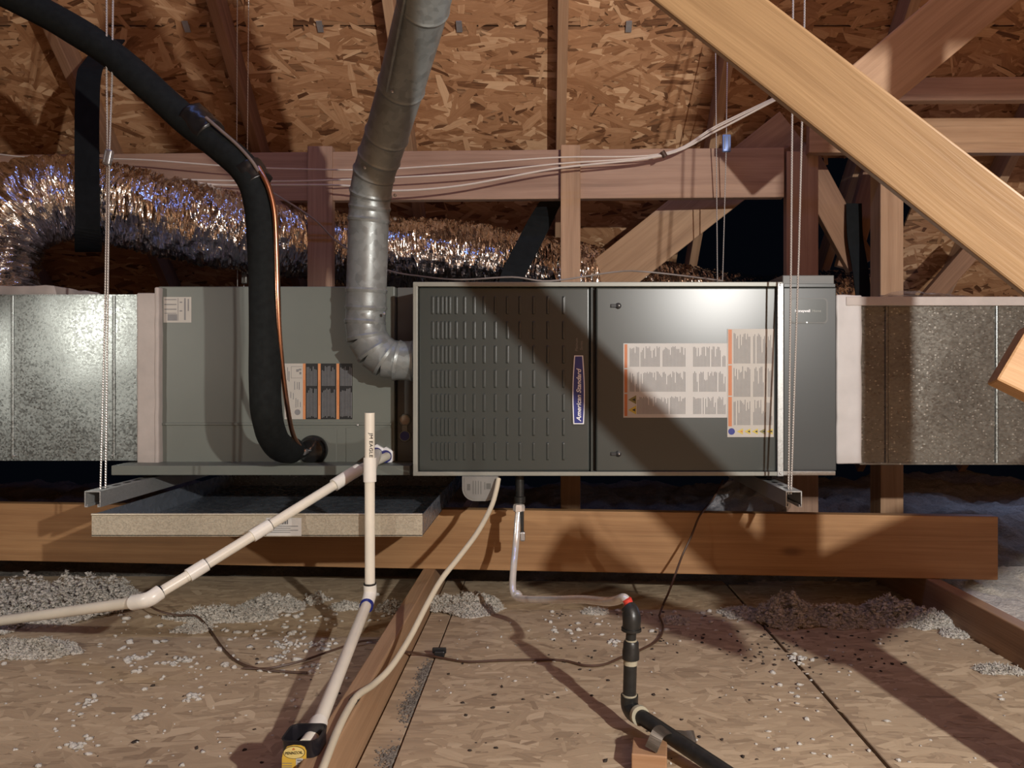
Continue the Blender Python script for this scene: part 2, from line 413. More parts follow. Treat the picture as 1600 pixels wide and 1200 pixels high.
rows = [(SEAM - 2 * 1.22, SEAM - 1.22), (SEAM - 1.22, SEAM), (SEAM, SEAM + .53), (SEAM + .53, SEAM + 1.22), (SEAM + 1.22, SEAM + 2.44)]
HX0, HX1 = .62, 1.62                    # dark opening into the next attic bay
for i, (s0, s1) in enumerate(rows):
    g = .0025
    edges = [-4.2, -2.983, -.543, 1.897, 4.2] if i % 2 else [-4.2, -1.763, .677, 3.117, 4.2]
    for a, b in zip(edges, edges[1:]):
        if i >= 3:
            if b <= HX0 or a >= HX1: deck_panel(a + g, b - g, s0 + g, s1 - g)
            else:
                if a < HX0: deck_panel(a + g, HX0, s0 + g, s1 - g)
                if b > HX1: deck_panel(HX1, b - g, s0 + g, s1 - g)
        else: deck_panel(a + g, b - g, s0 + g, s1 - g)
# twin slope and gable ends (behind and beside the camera)
zr = EYE + D0 - RIDGE_Y
tw = mesh('ceiling_back', [(-4.2, RIDGE_Y, zr), (4.2, RIDGE_Y, zr), (4.2, -1.6, zr - 2.45), (-4.2, -1.6, zr - 2.45),
     (-4.2, RIDGE_Y, zr + .02), (4.2, RIDGE_Y, zr + .02), (4.2, -1.62, zr - 2.43), (-4.2, -1.62, zr - 2.43)],
     [(0, 1, 2, 3), (7, 6, 5, 4), (0, 4, 5, 1), (1, 5, 6, 2), (2, 6, 7, 3), (3, 7, 4, 0)], mDECK); tag(tw, kind='structure')
for nm, x in (('wall_left', -4.21), ('wall_right', 4.21)):
    o = box(nm, x - .01, x + .01, -1.6, 4.75, -.1, 3.9, mDECK, None, 0); tag(o, kind='structure')
o = box('wall_back', -4.2, 4.2, -1.62, -1.6, -.1, 1.2, mDECK, None, 0); tag(o, kind='structure')

# ---- the wood strands pressed into the faces of the boards
def strands(name, n, place, mat, parent, lr, wr, rnd, lift):
    vs_, fs, tones, uvs = [], [], [], []
    for q in range(n):
        u0, v0 = place(rnd)
        L, Wd = rnd.uniform(*lr), rnd.uniform(*wr)
        ang = rnd.gauss(0, .36) if rnd.random() < .8 else rnd.uniform(-1.57, 1.57)
        ca, sa_ = math.cos(ang), math.sin(ang); z0 = lift * (.6 + rnd.random()); tz = rnd.uniform(-.4, .4) * lift / L; tz2 = rnd.uniform(-.5, .5) * lift / Wd
        sk0, sk1 = rnd.uniform(-.5, .5) * Wd, rnd.uniform(-.5, .5) * Wd
        pl = [(-L / 2 + sk0, -Wd / 2), (-L * .15, -Wd * rnd.uniform(.42, .56)), (L * .2, -Wd * rnd.uniform(.42, .56)), (L / 2 + sk1, -Wd * rnd.uniform(.2, .5)),
              (L / 2 - sk1 * rnd.random(), Wd * rnd.uniform(.2, .5)), (L * .1, Wd * rnd.uniform(.42, .58)), (-L * .2, Wd * rnd.uniform(.42, .56)), (-L / 2 - sk0 * rnd.random(), Wd * rnd.uniform(.25, .5))]
        k = len(vs_); tn = min(1, max(0, rnd.gauss(.48, .23))); uo, vo_ = rnd.uniform(0, 50), rnd.uniform(0, 50)
        for x, y in pl:
            vs_.append((u0 + x * ca - y * sa_, v0 + x * sa_ + y * ca, z0 + x * tz * .5 + y * tz2 * .5)); tones.append(tn); uvs.append((x + uo, y + vo_))
        fs.append(tuple(range(k, k + 8)))
    me = bpy.data.meshes.new(name); me.from_pydata(vs_, [], fs); me.update()
    at = me.attributes.new('tone', 'FLOAT', 'POINT'); at.data.foreach_set('value', tones)
    uvl = me.uv_layers.new(name='strand'); uvl.data.foreach_set('uv', [c for l in me.loops for c in uvs[l.vertex_index]])
    me.materials.append(mat); o = bpy.data.objects.new(name, me); C.objects.link(o); o.parent = parent; o['kind'] = 'stuff'
    return o
r5 = random.Random(5)
sA, sB = (2.15 - RIDGE_Y) / S2, (3.62 - RIDGE_Y) / S2
def on_deck(rnd):
    while True:
        x, sl = rnd.uniform(-2.7, 2.8), rnd.uniform(sA, sB)
        if not (HX0 - .05 < x < HX1 + .05 and sl > SEAM + .50) and abs(sl - SEAM) > .012: return -x, -sl
ds_ = strands('surface_strands', 15500, on_deck, mSTRD, ceil, (.05, .15), (.010, .036), r5, .0022)
# local x across, local y up the slope, local z out of the lower face
mt = Matrix(((-1, 0, 0), (0, -S2, -S2), (0, S2, -S2))).to_4x4(); mt.translation = (0, RIDGE_Y, EYE + D0 - RIDGE_Y); ds_.matrix_world = mt
def on_floor(rnd):
    while True:
        x, y = rnd.uniform(-2.3, 1.10), rnd.uniform(1.05, 2.45)
        if JX0 - .045 < x < -.222 or abs(x - .602) < .042: continue
        return x, y
fs_ = strands('surface_strands', 11000, on_floor, mSTRF, fl, (.03, .10), (.007, .026), r5, .0004)

# ================================================================== TIMBERS
def rafter(x, label):
    y0, y1 = RIDGE_Y + .05, 4.45
    d = .05 * 1.414
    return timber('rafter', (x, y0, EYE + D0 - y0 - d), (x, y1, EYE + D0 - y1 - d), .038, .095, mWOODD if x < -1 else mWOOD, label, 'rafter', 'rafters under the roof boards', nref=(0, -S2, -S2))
for x, lb in ((-2.373, 'rafter above the silver flex duct at the far left edge'), (-1.763, 'rafter behind the thick black hose, second from left'),
              (-1.153, 'dark shaded rafter behind the thin wires left of the flue pipe'), (-.543, 'rafter mostly hidden behind the silver flue pipe'),
              (.067, 'pale straight rafter directly above the vertical post in the middle'), (.677, 'rafter beside the small blue cable lock'),
              (1.287, 'rafter behind the big diagonal brace'), (1.897, 'rafter above the right-hand metal duct'), (2.507, 'rafter at the far right edge of the roof')):
    rafter(x, lb)
bl = timber('strongback_beam', W(-260, 829, 2.40), W(1561, 860, 2.13), .184, .038, mBEAM, 'long level wooden beam running beneath the furnace and drip pan', 'beam')
# make it exactly level on the joists
a0 = Vector((wx(-260, 2.40), 2.42, .093 + .092)); a1 = Vector((wx(1561, 2.13), 2.15, .093 + .092))
bpy.data.objects.remove(bl)
timber('strongback_beam', a0, a1, .184, .038, mBEAM, 'long level wooden beam running beneath the furnace and drip pan', 'beam')
JZ = .093
mJOIST = wood('joist_wood', (.26, .152, .083), (.39, .245, .142))
timber('ceiling_joist', ((JX0 + JX1) / 2, .3, JZ - .095), ((JX0 + JX1) / 2, 4.2, JZ - .095), .19, .038, mJOIST, 'joist standing above the floor boards with the cream cable lying on it', 'joist', 'floor joists', nref=(1, 0, 0))
timber('ceiling_joist', (1.136, .3, JZ - .095), (1.136, 4.2, JZ - .095), .19, .040, mJOIST, 'joist at the lower right edge under the end of the long beam', 'joist', 'floor joists', nref=(1, 0, 0))
# purlin and posts
timber('purlin', (wx(-200, 2.80), 2.82, wz(281, 2.80)), (wx(1226, 2.69), 2.71, wz(269, 2.69)), .182, .038, mWOODR, 'long horizontal reddish purlin below the roof crossed by thin white wires', 'beam')
def post(px0, px1, ytop, Yf, label, mat=mWOOD, zb=.10, depth=.038):
    x0, x1 = wx(px0, Yf), wx(px1, Yf)
    return timber('post', ((x0 + x1) / 2, Yf + depth / 2, zb), ((x0 + x1) / 2, Yf + depth / 2, wz(ytop, Yf)), x1 - x0, depth, mat, label, 'post', 'upright posts behind the furnace')
post(480, 519, 228, 2.735, 'upright post behind the coil cabinet, left of the flue pipe', mWOODR)
box_t = post(876, 907, 226, 2.69, 'upright post rising behind the middle of the furnace', mWOOD)
post(1229, 1279, 236, 2.70, 'upright post behind the filter housing and two thin cables', mWOODR)
post(1376, 1412, 250, 2.72, 'upright post behind the right-hand metal duct', mWOOD, depth=.089)
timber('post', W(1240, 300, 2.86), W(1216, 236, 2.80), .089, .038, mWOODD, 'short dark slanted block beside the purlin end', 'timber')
# big front brace
def lerp(a, b, t): return a + (b - a) * t
b0, b1 = W(1175, 56, 1.010), W(1600, 388, .951)
timber('diagonal_brace', lerp(b0, b1, -1.6), lerp(b0, b1, 1.75), 0.086, .038, mWOODL, 'big bright diagonal brace crossing the upper right foreground', 'brace', nref=(-.24, -1, -.27))
timber('diagonal_brace', W(1574, 553, .88), W(1960, 735, .80), .078, .038, wood('framing_orange', (.33, .185, .085), (.46, .28, .145)), 'sawn-off end of an orange brace poking in at the right edge', 'brace')
timber('blocker', (1.02, 1.06, EYE + .085), (1.02, 1.06, 2.4), .089, .038, mWOOD, 'upright stud timber added unseen beyond the right edge to shade the duct', 'post')  # unseen upright timber added to cast the vertical shadow on the return duct
timber('blocker_board', (.93, .55, EYE + .80), (2.5, .50, EYE + .80), .19, .038, mWOOD, 'wide unseen board added beyond the right edge to shade the upper right roof', 'timber')  # board added out of view to darken the right side of the roof
timber('blocker', (.876, 1.06, .0), (.876, 1.06, EYE + .06), .095, .038, mWOOD, 'short upright stud beyond the right edge standing on the floor', 'post')  # short timber added out of view; its shadow falls on the long beam
timber('truss_web', (.81, .90, EYE - .14), (1.66, .86, EYE + .27), .14, .038, mWOOD, 'unseen slanted timber added beyond the right edge to shade the beam end', 'timber')  # added out of view so the beam's right end lies in shadow
# truss members in the upper right
timber('truss_web', W(1302, 184, 2.0), W(1640, -98, 1.9), .15, .038, mWOOD, 'diagonal web with dark grain rising to the upper right behind the big brace', 'timber')
timber('collar_tie', W(1300, 143, 2.55), W(1950, 139, 2.50), .080, .038, mWOODR, 'upper horizontal tie with a knot at the upper right', 'timber')
timber('collar_tie', W(1262, 214, 2.68), W(1900, 214, 2.62), .125, .038, mWOOD, 'lower horizontal tie below the knotted one at the upper right', 'timber')
timber('valley_board', W(905, 470, 3.02), W(1240, 205, 2.86), .185, .038, mWOOD, 'diagonal valley board behind the purlin over the dark opening', 'timber')
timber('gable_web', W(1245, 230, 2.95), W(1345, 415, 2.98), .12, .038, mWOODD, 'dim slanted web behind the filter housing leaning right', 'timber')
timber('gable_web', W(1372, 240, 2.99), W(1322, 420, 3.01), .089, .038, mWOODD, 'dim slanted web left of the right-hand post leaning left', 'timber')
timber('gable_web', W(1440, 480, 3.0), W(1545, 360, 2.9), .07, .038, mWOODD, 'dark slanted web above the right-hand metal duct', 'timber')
# clips between the roof panels
for px, lb in ((293, 'small metal panel clip right of the left thin cables'), (501, 'small metal panel clip left of the flue pipe'), (718, 'small metal panel clip right of the flue pipe'), (982, 'bright small metal panel clip left of the big brace')):
    Y = 2.70; X = wx(px, Y); Z = EYE + D0 - Y
    bm = bmesh.new()
    for s in (-1, 1): bm_box(bm, -.011, .011, -.020, .020, s * .008 - .001, s * .008 + .001, .0004, 1)
    bm_box(bm, -.010, .010, -.0015, .0015, -.008, .008, 0)
    o = from_bm('panel_clip', bm, mZINC); mt = Matrix(((1, 0, 0), (0, -S2, S2), (0, S2, S2))).to_4x4(); mt.translation = (X, Y - .004, Z - .001); o.matrix_world = mt
    tag(o, lb, 'clip', 'panel clips in the roof seam')

# ================================================================== FURNACE
YF = 2.04
fx0, fx1, fz0, fz1 = wx(646, YF), wx(1222, YF), wz(743, YF), wz(441, YF)
fur = thing('furnace', 'dark grey horizontal gas furnace with a louvered door and warning stickers', 'furnace', ((fx0 + fx1) / 2, YF + .35, fz0))
box('casing', fx0 + .001, fx1 - .001, YF + .03, YF + .71, fz0 + .001, fz1 - .001, mSIDE, fur, .003)
r = .0125
boxes('front_frame', [(fx0, fx1, YF - .008, YF + .032, fz1 - r, fz1), (fx0, fx1, YF - .008, YF + .032, fz0, fz0 + r * .9),
      (fx0, fx0 + r, YF - .0075, YF + .031, fz0 + .002, fz1 - .002)], mRIM, fur)
box('edge_channel', wx(1213, YF), fx1 + .001, YF - .010, YF + .03, fz0 - .001, fz1 - .004, mSTRUT, fur, .0015)
for py in (446, 739): box('edge_channel_bolt', wx(1215.5, YF), wx(1219, YF), YF - .013, YF - .009, wz(py + 1.8, YF), wz(py - 1.8, YF), mZINC, fur)
YD = YF - .002
ld = box('louvered_door', wx(654, YF), wx(921.5, YF), YD, YF + .03, wz(736.5, YF), wz(449, YF), mDOOR, fur, .006, 4)
box('door_lip', wx(922.5, YF), wx(926.5, YF), YD - .004, YF + .03, wz(737, YF), wz(449, YF), mDOOR, fur, .002)
sd = box('service_door', wx(931, YF), wx(1212.5, YF), YD, YF + .03, wz(737, YF), wz(449, YF), mDOOR, fur, .005, 4)
box('door_gap', wx(926, YF), wx(931.5, YF), YF + .02, YF + .032, wz(738, YF), wz(447, YF), mINKB, fur, 0)
# louvers pressed out of the door
def louver_mesh():
    bm = bmesh.new(); hw, hh, d = .0044, .0250, .0042
    prof = [(-hw, 0), (-hw * .75, -d * .55), (-hw * .2, -d), (hw * .45, -d * .95), (hw * .62, -.0004), (hw, 0)]
    rows_ = [(-hh, .05), (-hh * .93, .8), (-hh * .8, 1), (hh * .8, 1), (hh * .93, .8), (hh, .05)]
    g = [[bm.verts.new((x, y * k, z)) for x, y in prof] for z, k in rows_]
    for a, b in zip(g, g[1:]):
        for i in range(len(prof) - 1): bm.faces.new((a[i], a[i + 1], b[i + 1], b[i]))
    me = bpy.data.meshes.new('louver'); bm.normal_update(); bm.to_mesh(me); bm.free(); me.materials.append(mDOOR); return me
lm = louver_mesh()
for py in (477, 516, 554, 592, 629.5, 667, 705):
    for px in (676, 683.5, 690.5, 696.5, 702.5, 713, 726, 741, 756.5, 774, 793, 812.5, 834, 856, 880.5):
        o = bpy.data.objects.new('louver', lm); C.objects.link(o); o.parent = ld; o.location = (wx(px, YF), YD + .0002, wz(py, YF))
# keyhole latches
for py in (478, 709):
    la = lathe('door_latch', W(966, py, YD) + Vector((0, .001, 0)), W(966, py, YD) + Vector((0, -.01, 0)), [(0, .0085), (.003, .0085), (.004, .006), (.006, .006), (.007, .0035)], mINKB, sd, 16)
    box('latch_tab', wx(954, YF), wx(965, YF), YD - .004, YD + .001, wz(py + 2.6, YF), wz(py - 2.6, YF), mINKB, la, .001)
    lathe('latch_stud', W(967, py, YD) + Vector((0, -.006, 0)), W(967, py, YD) + Vector((0, -.010, 0)), [(0, .0018), (.003, .0018), (.004, .001)], mSS, la, 12)
# badge with tapered ends
def bad_outline(s, Y):
    pts = [(895, 662), (912, 662), (914.5, 610), (911.5, 556.5), (898, 556.5), (894, 610)]
    pts = []
    for k in range(13):
        t = k / 12; py = 662.5 - t * 107; hw = 8.2 + 2.0 * math.sin(math.pi * t) - 1.3 * t
        pts.append((904 + hw - s, py, ))
    left = [(1808 - x, y) for x, y in reversed(pts)]
    al = pts + left
    return [Vector((wx(x, YF), Y, wz(609 + (y - 609) * (1 - s / 53.0), YF))) for x, y in al]
def plate(name, outline, depth, mat, parent):
    n = len(outline); vs_ = outline + [p + Vector((0, depth, 0)) for p in outline]
    fs = [tuple(range(n))] + [tuple(range(2 * n - 1, n - 1, -1))] + [(i, i + n, (i + 1) % n + n, (i + 1) % n) for i in range(n)]
    return mesh(name, vs_, fs, mat, parent)
bd = plate('brand_badge', bad_outline(-1.6, YD - .0025), .003, mDOOR, fur)
plate('badge_border', bad_outline(0, YD - .0035), .002, mWHITE, bd)
plate('badge_field', bad_outline(1.5, YD - .0040), .001, mBLUE, bd)
text('badge_lettering', 'American Standard', .0175, mWHITE, (wx(904.5, YF), YD - .0044, wz(658, YF)), (0, 0, 1), (-1, 0, 0), bd, shear=.28, sx=1.06, offset=.0004)
text('series_lettering', 'Platinum', .0105, mBOXP, (wx(901, YF), YD - .0006, wz(549, YF)), (0, 0, 1), (-1, 0, 0), fur, shear=.1, ext=.0002)
text('series_lettering', 'Series', .0105, mBOXP, (wx(908.5, YF), YD - .0006, wz(547, YF)), (0, 0, 1), (-1, 0, 0), fur, shear=.1, ext=.0002)
# warning stickers: rotated print in columns
def printed_columns(px0, px1, bands, step, Y, rnd, gaps=()):
    out = []
    for (y0, y1) in bands:
        x = px0
        while x < px1:
            full = rnd.random() < .62
            if not any(g0 < x < g1 for g0, g1 in gaps) and rnd.random() > .06:
                ln = (y1 - y0) * (rnd.uniform(.86, 1.0) if full else rnd.uniform(.35, .85))
                out.append((wx(x, YF), wx(x + step * .5, YF), wz(y1, YF), wz(y1 - ln, YF)))
            x += step
    return out
rn = random.Random(3)
YL = YD - .0008
s1 = pbox('warning_sticker', 974, 1137, 536.5, 652.5, YL, YD + .0005, mPAPER, sd, 0)
rects_xz('sticker_print', printed_columns(984, 1133, [(541, 573), (580, 612), (619, 647)], 1.9, YL, rn, [(1071, 1081)]), YL - .0004, mINK, s1)
rects_xz('orange_band', [(wx(975.5, YF), wx(980, YF), wz(b, YF), wz(a, YF)) for a, b in ((538, 575), (577, 613.5), (615.5, 650))], YL - .0004, mORANGE, s1)
def tri(px, py, w_, h_, Y): return [Vector((wx(px - w_ / 2, YF), Y, wz(py, YF))), Vector((wx(px + w_ / 2, YF), Y, wz(py + h_ / 2, YF))), Vector((wx(px + w_ / 2, YF), Y, wz(py - h_ / 2, YF)))]
box('sticker_blank', wx(981, YF), wx(994.5, YF), YL - .0006, YL, wz(650, YF), wz(616, YF), mPAPER, s1, 0)
for py, mt in ((624.5, mOLIVE), (640.5, mYEL)):
    t_ = plate('hazard_triangle', tri(987.5, py, 12.5, 14, YL - .0009), .0003, mt, s1)
    plate('hazard_symbol', tri(989.8, py, 5, 5, YL - .0012), .0002, mINKB, s1)
s2 = pbox('warning_sticker', 1136.5, 1209, 514, 683, YL - .0008, YD + .0005, mPAPERW, sd, 0)
rects_xz('sticker_print', printed_columns(1146, 1206, [(520, 568), (572, 620), (624, 664)], 1.9, YL, rn, [(1172, 1176)]), YL - .0013, mINK, s2)
rects_xz('orange_band', [(wx(1137.5, YF), wx(1143, YF), wz(b, YF), wz(a, YF)) for a, b in ((515, 569), (571, 618), (620, 666))], YL - .0013, mORANGE, s2)
lathe('mandatory_sign', W(1142.5, 674, YF) * 1 + Vector((0, YL - .0008 - YF, 0)), W(1142.5, 674, YF) + Vector((0, YL - .0018 - YF, 0)), [(0, .0092), (.0005, .0092)], mBLUE, s2, 20)
for k in range(5):
    plate('hazard_triangle', tri(1155.5 + k * 11.6, 674, 9.5, 9.5, YL - .0014), .0003, mYEL if k != 3 else mOLIVE, s2)
    plate('hazard_symbol', tri(1157.5 + k * 11.6, 674, 4, 3.6, YL - .0018), .0002, mINKB if k else mORANGE, s2)
# casing flange towards the coil
sc_ = box('side_casing', wx(620, 2.23), fx0 + .004, 2.232, 2.70, wz(728, 2.23), wz(449, 2.23), mSIDE, fur, .003)
for py, mt in ((656, mTAN), (681, mBLUEP)):
    c0 = W(633, py, 2.232)
    pl = lathe('knockout_plug', c0 + Vector((0, .001, 0)), c0 + Vector((0, -.012, 0)), [(0, .0185), (.005, .0185), (.008, .0165), (.008, .0145), (.005, .014)], mRIM, sc_, 24)
    lathe('plug_centre', c0 + Vector((0, -.004, 0)), c0 + Vector((0, -.007, 0)), [(0, .0142), (.003, .0138)], mt, sc_, 24)
boxes('plug_bridge', [(wx(628, 2.23), wx(637, 2.23), 2.226, 2.233, wz(676, 2.23), wz(664, 2.23))], mRIM, sc_)
# junction box under the furnace
jb = thing('junction_box', 'grey plastic junction box with a rounded bottom under the furnace', 'junction box', W(750, 783, 2.05))
ol = [(778, 744.5), (778, 762)]
for cxj, a0 in ((758, 0), (742, 90)):
    for k in range(9):
        a = math.radians(a0 + k * 11.25); ol.append((cxj + 20 * math.cos(a), 763 + 20 * math.sin(a)))
ol += [(722, 744.5)]
def jout(s, Y): return [Vector((wx(750 + (x - 750) * s, 2.02), Y, wz(757 + (y - 757) * s, 2.02))) for x, y in reversed(ol)]
plate('body', jout(1, 2.02), .07, mBOXP, jb)
plate('cover_rib', jout(.88, 2.018), .003, mBOXP, jb)
rects_xz('moulded_lettering', [(wx(x, 2.02), wx(x + wd, 2.02), wz(b, 2.02), wz(a, 2.02)) for x, wd, a, b in ((730, 5, 756, 766), (739, 1, 751, 772), (743, 1, 751, 772), (747, 1, 751, 772), (751, 1, 752, 772), (757, 1, 753, 765), (760, 7, 755, 764))], 2.0172, mSIDE, jb)

# ================================================================== COIL CABINET
YC = 2.205
cx0, cx1, cz0, cz1 = wx(247, YC), wx(615, YC), wz(727, YC), wz(447.5, YC)
coil = thing('coil_cabinet', 'light grey evaporator coil cabinet left of the furnace', 'coil cabinet', ((cx0 + cx1) / 2, YC + .26, cz0))
box('body', cx0, cx1 + .003, YC, YC + .535, cz0, cz1, mCAB, coil, .003)
box('panel_seam', wx(250, YC), wx(612, YC), YC - .0035, YC + .001, wz(664.5, YC), wz(660.5, YC), mCAB, coil, .0015)
box('lower_panel', wx(437, YC), wx(526, YC), YC - .0025, YC + .001, wz(727, YC), wz(669, YC), mCAB, coil, .001)
box('port_panel', wx(541, YC), wx(613, YC), YC - .0025, YC + .001, wz(727, YC), wz(668, YC), mCAB, coil, .001)
box('base_rail', wx(172, 2.10), wx(640, 2.10), 2.105, 2.72, wz(743, 2.10), wz(728, 2.10), mCAB, coil, .002)
for b_ in [(wx(x, YC) - .003, wx(x, YC) + .003, YC - .005, YC, wz(y, YC) - .003, wz(y, YC) + .003) for x, y in ((411, 724), (559, 664), (574, 728), (626, 725))]: boxes('screw', [b_], mZINC, coil)
l1 = pbox('data_label', 255.5, 299, 464, 504, YC - .0008, YC + .0002, mPAPERW, coil, 0)
pr = [(257, 276, 467.5, 468.8), (257, 276, 475, 476.6), (257, 276, 482.5, 484), (257, 276, 489, 490), (278, 278.8, 466, 501), (288, 290.5, 466, 500), (262, 277, 491, 501), (281, 285, 471.5, 473.2), (281, 285, 485, 486.8), (293.5, 295.5, 467, 486)]
rects_xz('label_print', [(wx(a, YC), wx(b, YC), wz(d, YC), wz(c, YC)) for a, b, c, d in pr], YC - .0012, mINK, l1)
l2 = pbox('rating_label', 444.5, 474, 568, 655, YC - .0008, YC + .0002, mPAPERW, coil, 0)
pr = [(449, 450, 574, 594), (451, 452.5, 580, 596), (460, 461, 596, 609), (464, 465, 597, 608), (467, 468.5, 597, 609), (454, 455, 612, 622), (458, 459, 614, 624), (462, 463, 622, 637), (465, 466, 624, 636), (469, 470, 628, 636), (455, 472, 572.5, 573.1), (455, 455.6, 572.5, 591), (455, 472, 590.4, 591), (463, 467, 577, 581), (467, 471, 576, 579), (468, 471, 581, 585), (447, 448.5, 640, 652)]
rects_xz('label_print', [(wx(a, YC), wx(b, YC), wz(d, YC), wz(c, YC)) for a, b, c, d in pr], YC - .0012, mINK, l2)
lathe('approval_mark', W(465, 644, YC) + Vector((0, -.0006, 0)), W(465, 644, YC) + Vector((0, -.0016, 0)), [(0, .0088), (.0006, .0088)], mINK, l2, 18)
for x0, x1 in ((478, 497), (501.5, 525), (530.5, 550.5)):
    l3 = pbox('hazard_label', x0 - 4.5, x1, 568, 655, YC - .0008, YC + .0002, mINKB, coil, 0)
    rects_xz('orange_band', [(wx(x0 - 4.5, YC), wx(x0 - .3, YC), wz(655, YC), wz(568, YC))], YC - .0012, mORANGE2, l3)
    rects_xz('orange_lettering', [(wx(x0 - 3.4, YC), wx(x0 - 1.4, YC), wz(y + 1.3, YC), wz(y, YC)) for y in range(594, 634, 2)], YC - .0015, mORANGE, l3)
    rr = []
    x = x0 + 1.5
    while x < x1 - 1.5:
        e = rn.uniform(0, 9); rr.append((x, x + 1.5, 570 + e + 1, 603)); e = rn.uniform(0, 8)
        rr.append((x, x + 1.5, 606 + e, 653 - rn.uniform(0, 3))); x += 2.35
    rects_xz('label_print', [(wx(a, YC), wx(b, YC), wz(d, YC), wz(c, YC)) for a, b, c, d in rr], YC - .0012, mINKL, l3)
# rubber grommet of the suction line
g0 = W(490, 703, YC)
lathe('line_grommet', g0 + Vector((0, .002, 0)), g0 + Vector((0, -.05, 0)), [(0, .044), (.010, .045), (.018, .042), (.02, .040), (.024, .037), (.030, .034), (.034, .020)], mRUB, coil, 32)
lathe('line_stub', W(476, 706, 2.16) + Vector((0, .02, 0)), W(476, 706, 2.16) + Vector((0, -.02, 0)), [(0, .008), (.02, .008), (.022, .009), (.03, .009)], mZINC, coil, 16)
for px, py in ((604.5, 712), (590, 708)):
    p = W(px, py, YC)
    nt = lathe('drain_nut', p, p + Vector((0, -.03, 0)), [(0, .0275), (.014, .0275), (.018, .021)], mWHITE, coil, 6)
    lathe('drain_port', p + Vector((0, -.012, 0)), p + Vector((0, -.03, 0)), [(0, .0185), (.010, .0185), (.010, .016)], mBLUEP, coil, 24)

# ================================================================== SHEET METAL DUCTS
YP = 2.19
pz0, pz1 = wz(719, YP), wz(461, YP)
plen = thing('supply_plenum', 'galvanized sheet metal plenum at the left edge beside the coil cabinet', 'duct', (wx(60, YP), YP + .25, pz0))
# front skin with shallow pillow and cross folds
def skin(name, xs, zs, f, mat, parent):
    vs_, fs = [], []
    for z in zs:
        for x in xs: vs_.append((x, f(x, z), z))
    n = len(xs)
    for j in range(len(zs) - 1):
        for i in range(n - 1): fs.append((j * n + i, j * n + i + 1, (j + 1) * n + i + 1, (j + 1) * n + i))
    return mesh(name, vs_, fs, mat, parent, True)
pxs = [wx(-420, YP) + (wx(216, YP) - wx(-420, YP)) * i / 90 for i in range(91)]
pzs = [pz0 + (pz1 - pz0) * i / 24 for i in range(25)]
xb0, xb1 = wx(20, YP), wx(178, YP)
def pf(x, z):
    t = (x - xb0) / (xb1 - xb0); u = (z - pz0) / (pz1 - pz0)
    y = YP
    if 0 < t < 1: y -= .005 * math.sin(math.pi * t) * math.sin(math.pi * u)
    elif t >= 1: y += .004 * ((t - 1) / .25)
    else: y -= .008 * abs(math.sin(math.pi * t)) * math.sin(math.pi * u)
    return y + .0012 * noise.noise((x * 9, z * 9, 3))
skin('front_sheet', pxs, pzs, pf, mGALV, plen)
box('sheet_shell', wx(-420, YP), wx(216, YP), YP + .034, YP + .50, pz0, pz1, mGALV, plen, .002)
for b_ in ((pz1 - .002, pz1 + .0015), (pz0 - .0015, pz0 + .002)): box('edge_fold', wx(-420, YP), wx(216, YP), YP - .002, YP + .02, b_[0], b_[1], mGALV, plen, .0006)
for px in (20, 178):
    tube('standing_seam', [(wx(px, YP), YP + .001, pz0 + .004), (wx(px, YP), YP + .001, pz1 - .002)], .0052, mGALV, plen, 12)
for b_ in [(wx(x, YP) - .003, wx(x, YP) + .003, YP - .006, YP + .002, wz(y, YP) - .003, wz(y, YP) + .003) for x, y in ((24, 712), (177, 711))]: boxes('screw', [b_], mZINC, plen)
# mastic collar between plenum and coil
def crumpled_box(name, x0, x1, y0, y1, z0, z1, mat, parent, amp=.002, n=26, seed=0):
    bm = bmesh.new(); bm_box(bm, x0, x1, y0, y1, z0, z1, .004, 2)
    bmesh.ops.subdivide_edges(bm, edges=[e for e in bm.edges if e.calc_length() > .03], cuts=n, use_grid_fill=True)
    for v in bm.verts:
        q = v.co * 24; v.co += Vector((noise.noise(q + Vector((seed, 0, 0))), noise.noise(q + Vector((0, 7 + seed, 0))), noise.noise(q + Vector((0, 0, 5))))) * amp
    return from_bm(name, bm, mat, parent, True)
crumpled_box('mastic_tape', wx(215, YP), wx(247, YP), YP - .006, YP + .45, wz(724, YP), wz(458, YP), mTAPE, plen, .0018, 14, 2)
crumpled_box('mastic_bead', wx(243, YP), wx(250, YP), YP - .008, YP + .1, wz(726, YP), wz(449, YP), mTAPE, plen, .0016, 14, 4)
# collar of the flex duct on top of the plenum
crumpled_box('mastic_patch', wx(-140, 2.24), wx(88, 2.24), 2.24, 2.62, pz1 - .001, pz1 + .035, mTAPE, plen, .010, 12, 9)

YR = 2.10
rz0, rz1 = wz(725, YR), wz(465, YR)
ret = thing('return_duct', 'dark speckled galvanized return duct at the right edge', 'duct', (wx(1480, YR), YR + .25, rz0))
rxs = [wx(1342, YR) + (wx(1960, YR) - wx(1342, YR)) * i / 90 for i in range(91)]
rzs = [rz0 + (rz1 - rz0) * i / 24 for i in range(25)]
def rf(x, z):
    u = (z - rz0) / (rz1 - rz0); t = (x - wx(1385, YR)) / (wx(1557, YR) - wx(1385, YR))
    return YR - (.005 * math.sin(math.pi * t) * math.sin(math.pi * u) if 0 < t < 1 else 0) + .001 * noise.noise((x * 9, z * 9, 1))
skin('front_sheet', rxs, rzs, rf, mGALVD, ret)
box('sheet_shell', wx(1342, YR), wx(1960, YR), YR + .012, YR + .5, rz0, rz1, mGALVD, ret, .002)
box('top_flange', wx(1320, YR), wx(1960, YR), YR - .010, YR + .08, wz(478, YR), wz(464, YR), mTAPE, ret, .002)
box('bottom_fold', wx(1342, YR), wx(1960, YR), YR - .004, YR + .02, rz0 - .002, rz0 + .004, mGALVD, ret, .001)
